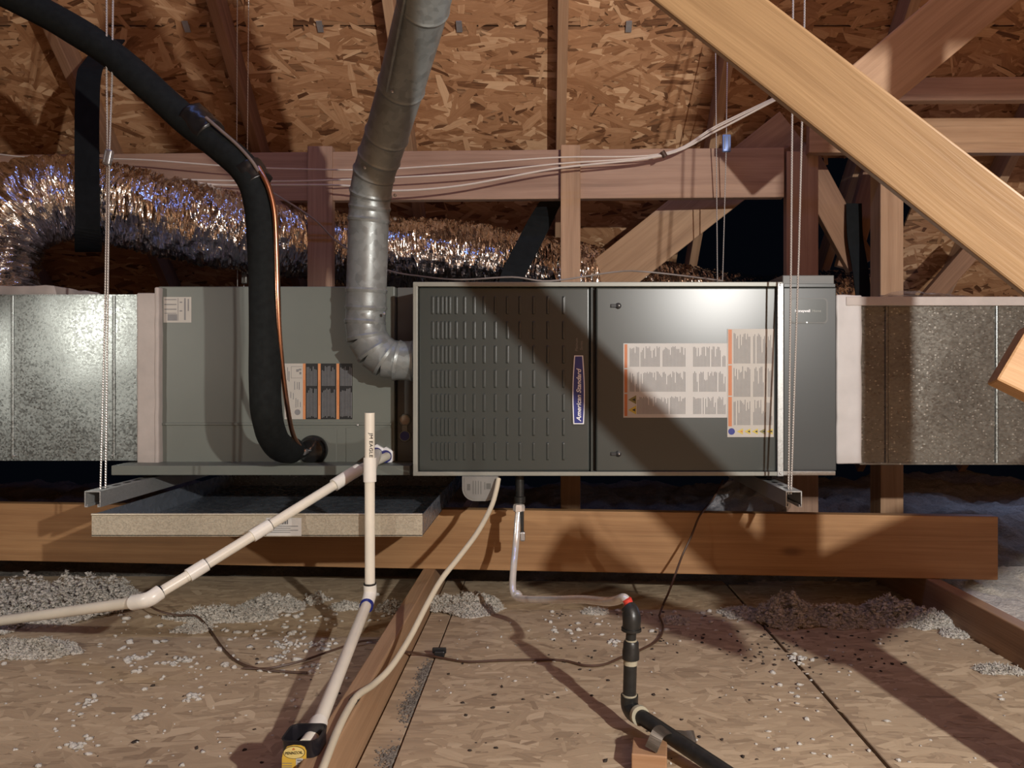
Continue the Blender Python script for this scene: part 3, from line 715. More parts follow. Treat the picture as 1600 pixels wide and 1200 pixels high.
for px in (1385, 1557):
    tube('standing_seam', [(wx(px, YR), YR + .001, rz0 + .003), (wx(px, YR), YR + .001, wz(478, YR))], .0062, mGALV if px > 1500 else mGALVD, ret, 12)
crumpled_box('mastic_tape', wx(1305, YR), wx(1345, YR), YR - .008, YR + .45, wz(724.5, YR), wz(461, YR), plain('tape_white', (.50, .475, .465), .5, 0, .06, 18), ret, .0022, 14, 6)
fm = bmesh.new()
for k in range(2):
    n1, n2 = 40, 6; g = []
    for i in range(n1 + 1):
        t = i / n1; row = []
        for j in range(n2 + 1):
            s_ = j / n2
            row.append(fm.verts.new((wx(1388 + 145 * t, YR), YR + .02 + .12 * s_ + .02 * k, wz(464, YR) + .004 + (.020 * math.sin(math.pi * t * 1.15) ** 2 + .008) * (s_ * .8 + .3) * (1 if k == 0 else .6) + .006 * noise.noise((t * 9, s_ * 4, k)))))
        g.append(row)
    for i in range(n1):
        for j in range(n2): fm.faces.new((g[i][j], g[i + 1][j], g[i + 1][j + 1], g[i][j + 1]))
tag(from_bm('plastic_strip', fm, mFILM, None, True), 'crumpled clear plastic strip lying on top of the right-hand duct', 'plastic film')

# ================================================================== FILTER HOUSING
YH = 2.06
hx0, hx1 = wx(1224, YH), wx(1307, YH)
fh = thing('filter_housing', 'dark grey media air filter housing between furnace and right-hand duct', 'filter housing', ((hx0 + hx1) / 2, YH + .3, wz(738, YH)))
box('body', hx0, hx1, YH, YH + .66, wz(736, YH), wz(449, YH), mDOORB, fh, .003)
box('top_cap', wx(1225, YH), wx(1306, YH), YH + .012, YH + .60, wz(446, YH), wz(429, YH), mSIDE, fh, .002)
box('cover_lip', wx(1224, YH), wx(1304.5, YH), YH - .004, YH + .02, wz(449, YH), wz(443.5, YH), mDOORB, fh, .001)
box('base_strip', wx(1216, YH), wx(1303, YH), YH - .012, YH + .05, wz(742, YH), wz(735.5, YH), mSTRUT, fh, .001)
def rrect(px0, px1, py0, py1, rad, Y):
    o_ = []
    for cxp, cyp, a0 in ((px1 - rad, py1 - rad, 0), (px0 + rad, py1 - rad, 90), (px0 + rad, py0 + rad, 180), (px1 - rad, py0 + rad, 270)):
        for k in range(6):
            a = math.radians(a0 + k * 18); o_.append(Vector((wx(cxp + rad * math.cos(a), YH), Y, wz(cyp + rad * math.sin(a), YH))))
    return o_[::-1]
plate('logo_frame', rrect(1234, 1293, 466, 505.5, 6, YH - .0022), .003, mSIDE, fh)
lp = plate('logo_plate', rrect(1235.5, 1290.5, 467.5, 503.5, 5, YH - .003), .001, mDOOR, fh)
text('logo_lettering', 'Honeywell', .0098, mWHITE, (wx(1241.5, YH), YH - .0034, wz(486, YH)), (1, 0, 0), (0, 0, 1), lp, ext=.0002, offset=.0003)
text('logo_lettering', 'Home', .0098, mRIM, (wx(1268.5, YH), YH - .0034, wz(486, YH)), (1, 0, 0), (0, 0, 1), lp, ext=.0002)
lathe('logo_dot', W(1260, 504, YH), W(1260, 504, YH) + Vector((0, -.006, 0)), [(0, .0025), (.004, .002)], mZINC, fh, 10)

# ================================================================== PAN AND STRUTS
YPN = 1.865
qx0, qx1, qz0, qz1 = wx(143, YPN), wx(660, YPN), .279, wz(804, YPN)
pan = thing('drip_pan', 'shallow galvanized drip pan under the coil cabinet', 'drip pan', ((qx0 + qx1) / 2, 2.25, qz0))
t = .0018
box('pan_floor', qx0, qx1, YPN, 2.72, qz0, qz0 + .002, mPANF, pan, 0)
box('front_lip', qx0, qx1, YPN, YPN + t, qz0 - .002, qz1, mPAN, pan, .0006)
box('back_lip', qx0, qx1, 2.72 - t, 2.72, qz0, qz1, mGALVD, pan, .0006)
box('side_lip', qx0, qx0 + t, YPN + t, 2.72 - t, qz0, qz1, mPANF, pan, .0006)
box('side_lip', qx1 - t, qx1, YPN + t, 2.72 - t, qz0, qz1, mPANF, pan, .0006)
tube('rolled_rim', [(qx0, YPN + .001, qz1), (qx1, YPN + .001, qz1)], .0032, mPAN, pan, 10)
pl_ = box('barcode_label', wx(416, YPN), wx(471, YPN), YPN - .0008, YPN, wz(837, YPN), wz(809, YPN), mPAPER, pan, 0)
rects_xz('barcode', [(wx(437 + i * 1.35, YPN), wx(437 + i * 1.35 + (0.5 + .5 * (i % 3 == 0)), YPN), wz(819, YPN), wz(812, YPN)) for i in range(10)], YPN - .0012, mINKB, pl_)
rects_xz('label_print', [(wx(418, YPN), wx(418 + 48 - (i % 2) * 12, YPN), wz(822.5 + i * 3.2, YPN), wz(821.5 + i * 3.2, YPN)) for i in range(4)], YPN - .0012, mINKL, pl_)
def strut(px, label):
    Y0, Y1 = 1.886, 2.95; x = wx(px, Y0); zt = wz(767.5, Y0); wd = .0206; h = .041; th = .0026
    root = thing('strut_channel', label, 'strut channel', (x, (Y0 + Y1) / 2, zt - h), 'steel struts hung on cables')
    prof = [(-wd + .008, -h + .007), (-wd + .008, -h), (-wd, -h), (-wd, 0), (wd, 0), (wd, -h), (wd - .008, -h), (wd - .008, -h + .007)]
    def offp(d):
        o_ = []
        for i, (a, b) in enumerate(prof):
            o_.append((a - math.copysign(d, a) if abs(abs(a) - wd) < 1e-6 else a + math.copysign(0, a), b - d if b == 0 else (b + d if b == -h else b)))
        o_[0] = (prof[0][0] - d * (-1 if prof[0][0] < 0 else 1) * 0 - d, prof[0][1]); o_[-1] = (prof[-1][0] + d, prof[-1][1])
        o_[1] = (prof[1][0] - d, prof[1][1] + d); o_[-2] = (prof[-2][0] + d, prof[-2][1] + d)
        return o_
    inn = offp(th); n = len(prof); vs_, fs = [], []
    for y in (Y0, Y1):
        for a, b in prof: vs_.append((x + a, y, zt + b))
        for a, b in inn: vs_.append((x + a, y, zt + b))
    N2 = 2 * n
    for i in range(n - 1):
        fs += [(i, i + 1, N2 + i + 1, N2 + i), (n + i + 1, n + i, N2 + n + i, N2 + n + i + 1), (i, n + i, n + i + 1, i + 1), (N2 + i + 1, N2 + n + i + 1, N2 + n + i, N2 + i)]
    fs += [(0, N2, N2 + n, n), (n - 1, n + n - 1, N2 + n + n - 1, N2 + n - 1)]
    mesh('channel', vs_, fs, mSTRUT, root)
    # slot holes shown as dark sunk ovals
    me = None
    for k in range(14):
        if me is None:
            vs2 = []
            for i in range(16):
                a = 2 * math.pi * i / 16; vs2.append((.007 * math.cos(a), (.007 * math.sin(a) + math.copysign(.008, math.sin(a))), .0006))
            me = bpy.data.meshes.new('slot'); me.from_pydata(vs2, [], [tuple(range(16))]); me.materials.append(mINKB)
        o = bpy.data.objects.new('slot', me); C.objects.link(o); o.parent = root; o.matrix_parent_inverse = Matrix.Translation(-root.location)
        o.location = (x, Y0 + .055 + k * .0508, zt)
    return root
strut(144.5, 'steel strut channel under the left plenum end, above the pan corner')
strut(1240.5, 'steel strut channel poking out below the filter housing')

# ================================================================== HANGING CABLES
def lock(p, mat, parent, w_=.014, h_=.034, tilt=0.0):
    bm = bmesh.new(); bm_box(bm, -w_ / 2, w_ / 2, -.007, .007, -h_ / 2, h_ / 2, .004, 3)
    o = from_bm('cable_lock', bm, mat, parent, True); o.location = p; o.rotation_euler = (0, tilt, 0)
    bm = bmesh.new()
    for s in (-1, 1): bm_box(bm, s * w_ * .25 - .0016, s * w_ * .25 + .0016, -.0078, -.006, -h_ * .38, h_ * .38, .0006, 1)
    c = from_bm('lock_channel', bm, mINK, o); return o
def hanger(label, lines, rr, lockspec, base):
    root = thing('hanger_cable', label, 'cable', base, 'hanger cables')
    for l in lines: tube('wire', l, rr, mROPE, root, 8)
    if lockspec: lock(*lockspec[:2], root, *lockspec[2:])
    return root
hanger('pair of thin steel cables hanging in front of the left plenum', [[W(167, -260, 1.92), W(166.5, 120, 1.92), W(168, 235, 1.92), W(164, 500, 1.91), W(157, 764, 1.905)], [W(180, -260, 1.93), W(175, 125, 1.92), W(171, 235, 1.91), W(168, 500, 1.90), W(165, 762, 1.905)]], .0024, (W(169, 246, 1.905), mZINC, .020, .040, .2), W(160, 764, 1.905))
hanger('pair of fine steel cables behind the coil cabinet near the black hose', [[W(371, -50, 2.55), W(370, 230, 2.80), W(371, 448, 2.88)], [W(389, -50, 2.55), W(386.5, 240, 2.80), W(383, 420, 2.86), W(381, 449, 2.88)]], .0018, (W(382, 431, 2.84), mGALVD, .022, .062), W(378, 447, 2.88))
hanger('pair of bright steel cables in front of the filter housing', [[W(1241, -260, 1.94), W(1239, 30, 1.93), W(1236, 400, 1.91), W(1232, 772, 1.905)], [W(1259, -260, 1.94), W(1257, 30, 1.93), W(1248, 400, 1.92), W(1236, 772, 1.905)]], .0026, None, W(1234, 772, 1.905))
hanger('pair of fine steel cables with a blue lock behind the furnace', [[W(1118, 60, 2.62), W(1119, 200, 2.64), W(1121, 440, 2.70)], [W(1137, 60, 2.62), W(1134.5, 240, 2.63), W(1129, 440, 2.70)]], .0020, (W(1135, 224, 2.625), plain('lock_blue', (.18, .27, .55), .4, .3, .1, 30), .030, .062), W(1125, 440, 2.70))

# ================================================================== FLUE PIPE
flue = thing('flue_pipe', 'silver sheet metal flue pipe rising from the furnace to the roof', 'flue pipe', W(574, 590, 2.11))
R = .0565
def gore(name, a, b, r0=R, r1=R, mat=mFLUE, bead=True):
    a, b = Vector(a), Vector(b); L = (b - a).length
    prof = [(-.004, r0 + .001), (.004, r0 + .0032), (.008, r0 + .001), (.010, r0), (L - .008, r1), (L + .004, r1)] if bead else [(-.004, r0), (L + .004, r1)]
    return lathe(name, a, b, prof, mat, flue, 36)
el = [W(647, 564, 2.118), W(622, 563.5, 2.117), W(604, 560, 2.115), W(587, 548, 2.112), W(574, 528, 2.11), W(570.5, 505, 2.11)]
for i in range(5): gore('elbow_gore', el[i], el[i + 1])
up = [W(570.5, 505, 2.11), W(572, 482, 2.11), W(572.5, 455, 2.105), W(576, 345, 2.09), W(577.5, 325, 2.085), W(579, 303, 2.075), W(584, 272, 2.05), W(592, 247, 2.02), W(604, 212, 1.975), W(627, 135, 1.85), W(661, 8, 1.62), W(700, -150, 1.38), W(735, -330, 1.18)]
for i, (a, b) in enumerate(zip(up, up[1:])): gore('pipe_section' if i in (2, 7, 8, 9, 10, 11) else 'elbow_gore', a, b, R + .0006 * (i % 2), R)
# lock seam on the upper pipe and screws
sa, sb = W(604, 143, 1.785), W(636, -20, 1.53)
tube('lock_seam', [sa, sb], .0035, mFLUE, flue, 8)
for px, py, Y in ((613, 143, 1.785), (570, 262, 1.985), (617, 305, 2.03), (617, 342, 2.045), (545, 470, 2.075), (600, 490, 2.06)):
    p = W(px, py, Y); lathe('screw', p + Vector((0, .004, 0)), p + Vector((0, -.004, 0)), [(0, .0042), (.005, .0042), (.007, .002)], mZINC, flue, 8)

# ================================================================== REFRIGERANT LINES
hs = [(-90, -62, 1.95), (-20, -25, 1.95), (45, 7, 1.95), (110, 43, 1.95), (170, 82, 1.94), (230, 133, 1.93), (290, 187, 1.92), (345, 230, 1.90), (384, 266, 1.885), (404, 310, 1.88), (411, 380, 1.87), (414, 480, 1.87), (414, 580, 1.87), (416, 640, 1.88), (425, 680, 1.95), (440, 700, 2.05), (462, 704, 2.165)]
hose = thing('insulated_suction_line', 'thick black foam-insulated line sweeping down into the coil cabinet', 'pipe', W(478, 704, 2.14))
tube('foam_sleeve', [W(*p) for p in hs], lambda t: .0385 + .0012 * noise.noise((t * 22, 1, 2)) - (.008 if t > .985 else 0), mFOAM, hose, 28, 10)
for (a, b) in ((((300, 182, 1.915)), (330, 211, 1.905)), ((385, 262, 1.885), (403, 288, 1.885))):
    A, B = W(*a), W(*b)
    vs_, fs = tube_data([lerp(A, B, i / 14) for i in range(15)], .0405, 28)
    vs_ = [v + (v - lerp(A, B, min(1, (k // 28) / 14))).normalized() * .004 * noise.noise(v * 60) for k, v in enumerate(vs_)]
    mesh('tape_wrap', vs_, fs, mTAPEB, hose, True)
cop = thing('copper_liquid_line', 'thin bare copper line running down beside the thick black hose', 'pipe', W(475, 706, 2.15))
tube('copper_tube', [W(*p) for p in ((404, 262, 1.86), (412, 277, 1.85), (421, 297, 1.85), (429, 335, 1.85), (432, 400, 1.85), (434, 470, 1.85), (438, 540, 1.87), (446, 615, 1.93), (456, 672, 2.03), (466, 694, 2.10), (476, 706, 2.165))], .0064, mCOP, cop, 14, 8)

tube('control_wire', [W(*p) for p in ((322, 184, 1.875), (345, 204, 1.865), (370, 226, 1.86), (392, 250, 1.85), (404, 268, 1.85))], .0045, plain('wire_dull', (.16, .12, .10), .5), hose, 10, 6)
# ================================================================== FLEX DUCT
def foil_tube(name, pts, R_, parent, nring, seg, seed=0, amp=1.0):
    P = catmull(pts, max(2, nring // (len(pts) - 1))); fr = frames(P); vs_, fs = [], []; s = 0.0
    for i, p in enumerate(P):
        if i: s += (p - P[i - 1]).length
        t, u, v = fr[i]
        for j in range(seg):
            a = 2 * math.pi * j / seg; d = u * math.cos(a) + v * math.sin(a); q = p + d * R_
            ca, sa_ = math.cos(a), math.sin(a); w_ = .02 * noise.noise(q * 8)
            f1 = 1 - 2 * abs(noise.noise(Vector(((s + w_) * 42, ca * 1.3 + seed, sa_ * 1.3))))
            f2 = 1 - 2 * abs(noise.noise(Vector(((s + w_) * 95, ca * 2.6 + seed, sa_ * 2.6 + 7))))
            rr = R_ + amp * (.010 * f1 + .0055 * f2 + .004 * noise.noise(q * 34) + .010 * noise.noise(q * 6))
            vs_.append(p + d * rr + t * (.004 * noise.noise(q * 30 + Vector((9, 9, 9)))) * amp)
    for i in range(len(P) - 1):
        for j in range(seg):
            k = (j + 1) % seg; a, b, c, d = i * seg + j, i * seg + k, (i + 1) * seg + k, (i + 1) * seg + j
            fs += [(a, b, c), (a, c, d)]
    return mesh(name, vs_, fs, mFOIL, parent, False)
fx = [(-18, 480, 2.42), (-22, 430, 2.42), (-14, 372, 2.42), (22, 330, 2.44), (80, 312, 2.50), (150, 313, 2.56), (250, 337, 2.62), (390, 366, 2.74), (500, 384, 2.90), (600, 395, 2.95), (710, 402, 2.99), (850, 424, 3.04), (1000, 454, 3.18), (1180, 480, 3.25), (1360, 470, 3.25)]
flex = thing('flex_duct', 'crinkled silver foil flexible duct snaking behind the furnace', 'flexible duct', W(-18, 470, 2.42))
foil_tube('foil_jacket', [W(*p) for p in fx], .134, flex, 1300, 88)
# black duct straps
st = thing('duct_strap', 'wide black strap hanging around the foil duct at the left', 'strap', W(136, 378, 2.42), 'black duct straps')
ribbon('webbing', [W(178, 62, 2.52), W(150, 96, 2.44), W(139, 118, 2.40), W(136, 180, 2.395), W(136, 260, 2.39), W(137, 340, 2.385), W(138, 374, 2.43), W(138, 392, 2.56), W(140, 360, 2.715), W(142, 300, 2.735), W(150, 245, 2.735)], (1, 0, 0), .078, .005, mSTRAP, st)
st = thing('duct_strap', 'black strap slanting over the foil duct left of the middle post', 'strap', W(800, 440, 2.80), 'black duct straps')
ribbon('webbing', [W(872, 296, 2.90), W(850, 335, 2.84), W(824, 385, 2.825), W(800, 434, 2.82), W(796, 470, 2.85)], (1, 0, .4), .088, .005, mSTRAP, st)
st = thing('duct_strap', 'torn black strap beside the right-hand post', 'strap', W(1350, 460, 2.92), 'black duct straps')
ribbon('webbing', [W(1334, 318, 2.93), W(1336, 370, 2.92), W(1344, 420, 2.92), W(1350, 470, 2.92)], (1, 0, .1), .062, .005, mSTRAP, st)

# ================================================================== WIRES ALONG THE PURLIN
def wire(name, pts, r_, mat, label, cat='wire', group=None, sn=6, seg=8):
    o = tube(name, pts, r_, mat, None, seg, sn); return tag(o, label, cat, group)
yw = 2.60
wire('low_voltage_wire', [W(-40, 236, 2.66), (W(60, 247, 2.66)), W(210, 249, 2.66), W(350, 259, 2.63), W(460, 264, yw), W(580, 265, yw), W(700, 258, yw), W(870, 246, yw), W(1036, 240, yw), W(1120, 196, 2.55), W(1222, 147, 2.45), W(1300, 110, 2.4)], .0027, mWIREW, 'topmost of the thin white wires along the purlin', 'wire', 'thin white wires along the purlin')
wire('low_voltage_wire', [W(270, 280, 2.66), W(350, 282, 2.64), W(460, 283, yw), W(600, 278, yw), W(740, 270, yw), W(870, 256, yw), W(1036, 241.5, yw - .01), W(1120, 199, 2.54), W(1222, 149, 2.44), W(1300, 112, 2.4)], .0029, mWIREW, 'middle of the thin white wires along the purlin', 'wire', 'thin white wires along the purlin')
wire('low_voltage_wire', [W(290, 284, 2.66), W(350, 289, 2.64), W(440, 289, yw), W(540, 290, yw), W(610, 298, yw), W(720, 290, yw), W(870, 263, yw), W(1036, 243, yw - .012), W(1122, 203, 2.53), W(1222, 151, 2.43), W(1300, 114, 2.4)], .0036, mWIREW, 'lowest and thickest of the white wires along the purlin', 'wire', 'thin white wires along the purlin')
o = tube('cable_tie', [W(1034.5, 237, yw - .012), W(1039.5, 245, yw - .012)], .010, mWIREB, None, 10); tag(o, 'small dark tie where the white wires bend upward', 'cable tie')
wire('control_wire', [W(425, 300, 2.58), W(490, 342, 2.60), W(530, 380, 2.62), W(600, 420, 2.60), W(660, 432, 2.55), W(720, 437, 2.45), W(800, 433, 2.4), W(860, 439, 2.4), W(960, 425, 2.45), W(1000, 424, 2.5), W(1060, 430, 2.5), W(1130, 439, 2.45)], .0030, plain('wire_grey', (.25, .21, .18), .5), 'grey-brown wire drooping over the top of the furnace')

# ================================================================== PVC DRAINS
RP = .0124
def fitting(name, pts, parent, r_=.0154, mat=mPVCF, sn=0): return tube(name, [W(*p) for p in pts], r_, mat, parent, 20, sn)
def ring(p, q, parent, r_, mat): return tube('primer_ring', [p, q], r_, mat, parent, 20)
pv = thing('condensate_drain', 'white PVC drain pipe slanting from the coil cabinet to the lower left', 'drain pipe', W(228, 940, 1.62))
k1 = (604.5, 713, 2.185); e1 = (556, 736, 1.99); e1b = (524, 757, 1.94); c2 = (290, 902, 1.67); e2 = (236, 934, 1.62); e2b = (212, 941, 1.63); ed = (-170, 994, 2.19)
tube('pipe', [W(*k1), W(*e1)], RP, mPVC, pv, 20)
fitting('elbow', [(560, 734, 2.0), (545, 743, 1.97), (522, 758, 1.935)], pv, .0168, sn=5)
tube('pipe', [W(*e1b), W(*c2)], RP, mPVC, pv, 20)
A, B = W(*e1b), W(*c2)
for t0, t1 in ((.475, .595), (.88, .985)):
    tube('coupling', [lerp(A, B, t0), lerp(A, B, t1)], .0156, mPVCF, pv, 20)
    tube('primer_ring', [lerp(A, B, t0 - .004), lerp(A, B, t0)], .0152, mIRON, pv, 20)
tube('pipe', [W(*c2), W(*e2)], RP, mPVC, pv, 20)
fitting('elbow', [(250, 925, 1.632), (232, 936.5, 1.615), (209, 941.5, 1.63)], pv, .0168, sn=5)
tube('primer_ring', [W(252, 924, 1.634), W(250, 925, 1.632)], .0160, mIRON, pv, 20)
tube('pipe', [W(*e2b), W(*ed)], RP, mPVC, pv, 20)
pv2 = thing('overflow_drain', 'upright white PVC pipe bending down to the cut oil bottle', 'drain pipe', W(578, 935, 1.85))
YV = 1.832; top, bot = W(577.5, 645, YV), W(578, 925, YV)
vs_, fs = tube_data([top, bot], RP, 24); mesh('pipe', vs_, fs, mPVC, pv2, True).data.set_sharp_from_angle(angle=.7)
lathe('pipe_bore', top + Vector((0, 0, -.001)), top + Vector((0, 0, .001)), [(0, .0102), (.0012, .0102)], mINK, pv2, 20)
tube('tee', [W(578, 715, YV), W(578, 752.5, YV)], .0158, mPVCF, pv2, 24)
tube('tee_branch', [W(578, 733, YV), W(589, 709, 2.185)], .0150, mPVC, pv2, 20)
fitting('elbow', [(578, 913, YV), (578, 928, YV), (573, 946, 1.80)], pv2, .0160, sn=6)
tube('primer_ring', [W(578, 911, YV), W(578, 913.5, YV)], .0156, mIRON, pv2, 20)
tube('primer_ring', [W(573.4, 944, 1.802), W(572, 949, 1.79)], .0165, mBLUE, pv2, 20)
tube('pipe', [W(573.5, 943, 1.805), W(488, 1156, 1.19)], RP, mPVC, pv2, 20)
tube('coupling', [W(497.5, 1130, 1.245), W(487, 1152, 1.195)], .0156, mPVCF, pv2, 20)
tube('pipe', [W(488, 1150, 1.20), W(476, 1166, 1.165)], .0118, mPVC, pv2, 20)
text('pipe_lettering', 'JM EAGLE', .0125, mINKB, (wx(581.5, YV), YV - RP - .0004, wz(676, YV)), (0, 0, -1), (1, 0, 0), pv2, ext=.0002, sx=1.15)
# cut oil bottle that catches the drip
YB = 1.135
jug = thing('cut_oil_bottle', 'cut-open black oil bottle with a yellow label under the drain pipe', 'bottle', (wx(465, YB), YB + .025, 0))
bx0, bx1, bzt = wx(438, YB), wx(496, YB), wz(1158, YB)
def rbox_ring(x0, x1, y0, y1, z, rad, n=5):
    o_ = []
    for cxp, cyp, a0 in ((x1 - rad, y1 - rad, 0), (x0 + rad, y1 - rad, 90), (x0 + rad, y0 + rad, 180), (x1 - rad, y0 + rad, 270)):
        for k in range(n + 1):
            a = math.radians(a0 + 90 * k / n); o_.append(Vector((cxp + rad * math.cos(a), cyp + rad * math.sin(a), z)))
    return o_
rings = [rbox_ring(bx0 + .004, bx1 - .004, YB + .004, YB + .054, .001, .012), rbox_ring(bx0, bx1, YB, YB + .058, .008, .014), rbox_ring(bx0, bx1, YB, YB + .058, bzt - .01, .014), rbox_ring(bx0 - .002, bx1 + .001, YB - .001, YB + .059, bzt, .014),
         rbox_ring(bx0 + .001, bx1 - .002, YB + .002, YB + .056, bzt, .012), rbox_ring(bx0 + .002, bx1 - .002, YB + .002, YB + .056, .012, .012)]
n = len(rings[0]); vs_ = [v for r_ in rings for v in r_]; fs = [tuple(range(n - 1, -1, -1)), tuple(range((len(rings) - 1) * n, len(rings) * n))]
for i in range(len(rings) - 1):
    for j in range(n): k = (j + 1) % n; fs.append((i * n + j, i * n + k, (i + 1) * n + k, (i + 1) * n + j))
mesh('bottle_body', vs_, fs, mBLKP, jug, True).data.set_sharp_from_angle(angle=.8)
lo_ = []
for px, py in ((440, 1320), (477, 1320), (479, 1173), (476, 1167), (470, 1164), (459, 1163.5), (449, 1166), (443, 1173), (441, 1184)): lo_.append(Vector((wx(px, YB), YB - .0012, max(.01, wz(py, YB)))))
jl = plate('bottle_label', lo_, .0011, mLBLY, jug)
def ell(cxp, cyp, ax_, by_, Y, n=28): return [Vector((wx(cxp + ax_ * math.cos(-2 * math.pi * k / n), YB), Y, wz(cyp + by_ * math.sin(-2 * math.pi * k / n), YB))) for k in range(n)]
plate('label_oval_rim', ell(460, 1175, 17, 10, YB - .0016), .0003, mINKB, jl)
plate('label_oval', ell(460, 1175, 16, 9.2, YB - .0020), .0003, plain('label_pale', (.70, .55, .20), .4), jl)
text('bottle_lettering', 'PENNZOIL', .0058, mINKB, (wx(460, YB), YB - .0024, wz(1175.5, YB)), (1, 0, .06), (0, 0, 1), jl, align='CENTER', ext=.0001, offset=.0001)
mesh('label_bell', [(wx(457, YB), YB - .0023, wz(1171, YB)), (wx(462, YB), YB - .0023, wz(1170.6, YB)), (wx(460.5, YB), YB - .0023, wz(1167.6, YB)), (wx(458.5, YB), YB - .0023, wz(1167.6, YB))], [(0, 1, 2, 3)], mORANGE, jl)
rects_xz('label_stripe', [(wx(463, YB), wx(474, YB), .012, wz(1184, YB))], YB - .0016, mPAPER, jl)
rects_xz('label_print', [(wx(465, YB), wx(472, YB), wz(y + 2.2, YB), wz(y, YB)) for y in (1186, 1190.5, 1195, 1199)] + [(wx(442, YB), wx(457, YB), wz(y + 1, YB), wz(y, YB)) for y in (1191, 1195, 1198)], YB - .0020, mINK, jl)

# ================================================================== CREAM CABLE, GAS LINE
wc = thing('power_cable', 'cream electrical cable curving from the junction box down onto the joist', 'cable', F(553, 1096, JZ))
tube('cable_jacket', [W(779, 748, 2.01), W(775, 768, 1.99), W(767, 793, 1.96), W(746, 832, 1.88), W(716, 872, 1.80), W(690, 905, 1.74), W(668, 943, 1.67), W(640, 997, 1.58), W(611, 1042, 1.49), W(584, 1069, 1.42), W(560, 1089, 1.34) + Vector((0, 0, .004)), W(545, 1110, 1.285) + Vector((0, 0, .004)), W(528, 1142, 1.21) + Vector((0, 0, .002)), W(510, 1185, 1.12), W(492, 1235, 1.04), W(470, 1310, .95)], .0066, mCABLE, wc, 14, 8)
tube('cable_tie', [W(556, 1093.5, 1.333) + Vector((0, 0, .004)), W(551.5, 1099, 1.315) + Vector((0, 0, .004))], .0082, mINKB, wc, 14)

gas = thing('gas_supply_line', 'black iron gas pipe riser with flexible connector leading up to the furnace', 'gas pipe', F(985, 1122, 0.0))
YG = 2.10
lathe('black_nipple', W(812, 742, YG), W(812, 792, YG), [(0, .0125), (.06, .0125), (.062, .0165), (.078, .0165), (.08, .013), (.092, .013)], mIRON, gas, 20)
lathe('flare_nut', W(811, 788, YG - .03), W(810.5, 800, YG - .03), [(0, .0145), (.006, .0165), (.018, .0165), (.022, .012)], mSS, gas, 6)
tube('flex_connector', [W(811, 795, YG - .03), W(808.5, 815, 2.06), W(806, 850, 2.04), W(803, 880, 2.0), W(801, 908, 1.97), W(802, 924, 1.95), W(809, 933.5, 1.93), W(826, 936.5, 1.88), W(870, 937, 1.78), W(910, 936.5, 1.66), W(945, 940, 1.54), W(962, 938.5, 1.46), W(974, 934.5, 1.43), W(980, 940, 1.42)], .0092, mSS, gas, 16, 8)
lathe('union_nut', W(806, 927, 1.945), W(815, 938.5, 1.925), [(0, .011), (.006, .0125), (.014, .0125), (.018, .010)], mSS, gas, 12)
vb = box('valve_handle', wx(813.5, 2.05), wx(818.5, 2.05), 2.05, 2.062, wz(846, 2.05), wz(800, 2.05), mIRON, gas, .002)
box('valve_grip', wx(812.5, 2.05), wx(820.5, 2.05), 2.047, 2.065, wz(846, 2.05), wz(831, 2.05), mZINC, gas, .004)
lathe('red_fitting', W(978.5, 934.5, 1.42), W(983, 946, 1.42), [(0, .006), (.002, .0095), (.016, .0095), (.017, .008)], mRED, gas, 12)
YI = 1.41
tube('street_elbow', [W(979, 946, YI + .01), W(984, 953, YI + .006), W(987, 966, YI), W(986.5, 984, YI)], [.013, .0165, .0178, .0172], mIRON, gas, 20, 5)
tube('elbow_bead', [W(986.5, 981, YI), W(986.4, 985, YI)], .0195, mIRON, gas, 20)
tube('nipple', [W(986.4, 984, YI), W(985.5, 1003, YI)], .0100, mIRON, gas, 20)
tube('thread_sealant', [W(986, 999, YI), W(986, 1001.5, YI)], .0112, mBEIGE, gas, 20)
lathe('reducer', W(986, 1001, YI), W(985.5, 1030, YI), [(0, .0125), (.004, .0150), (.013, .0150), (.019, .0165), (.0345, .0165), (.0355, .013)], mIRON, gas, 20)
tube('thread_sealant', [W(985.3, 1029, YI), W(984.8, 1038, YI)], .0134, mBEIGE, gas, 20)
tube('riser_pipe', [W(985, 1032, YI), W(983.5, 1086, YI)], .0128, mIRON, gas, 20)
tube('thread_sealant', [W(983.6, 1084, YI), W(983.5, 1088, YI)], .0142, mBEIGE, gas, 20)
tube('floor_elbow', [W(983.5, 1086, YI), W(984, 1102, YI), W(990, 1113, YI - .015), W(1000, 1119, YI - .035)], .0168, mIRON, gas, 20, 6)
tube('thread_sealant', [W(997.5, 1116.5, YI - .030), W(1001, 1119, YI - .040)], .0178, mBEIGE, gas, 20)
tube('floor_pipe', [W(996, 1116, YI - .028), W(1140, 1212, 1.20), W(1290, 1320, 1.03)], .0140, mIRON, gas, 20)
blk = thing('wood_block', 'small sawn wood block propping up the black gas pipe', 'wood block', F(1010, 1190, 0))
bm = bmesh.new(); bm_box(bm, -.030, .030, -.030, .030, 0, .036, .002, 2)
bo = from_bm('block', bm, wood('block_orange', (.32, .175, .09), (.44, .265, .15)), blk); bo.location = W(1015, 1172, 1.285) * 1; bo.location.z = 0.0; bo.rotation_euler = (0, 0, math.radians(-10))
sp = W(1030, 1147, 1.30)
stp = thing('pipe_strap', 'bent dull metal strap over the gas pipe on the wood block', 'pipe strap', W(1018, 1168, 1.27))
ribbon('strap_band', [W(1017, 1171, 1.262), W(1022, 1160, 1.262), W(1029, 1145, 1.27), W(1040, 1140, 1.30), W(1052, 1146, 1.325), W(1072, 1150, 1.34), W(1086, 1151, 1.345)], (.75, -.25, -.45), .022, .0018, plain('strap_steel', (.10, .085, .07), .5, .6, .2, 50), stp)

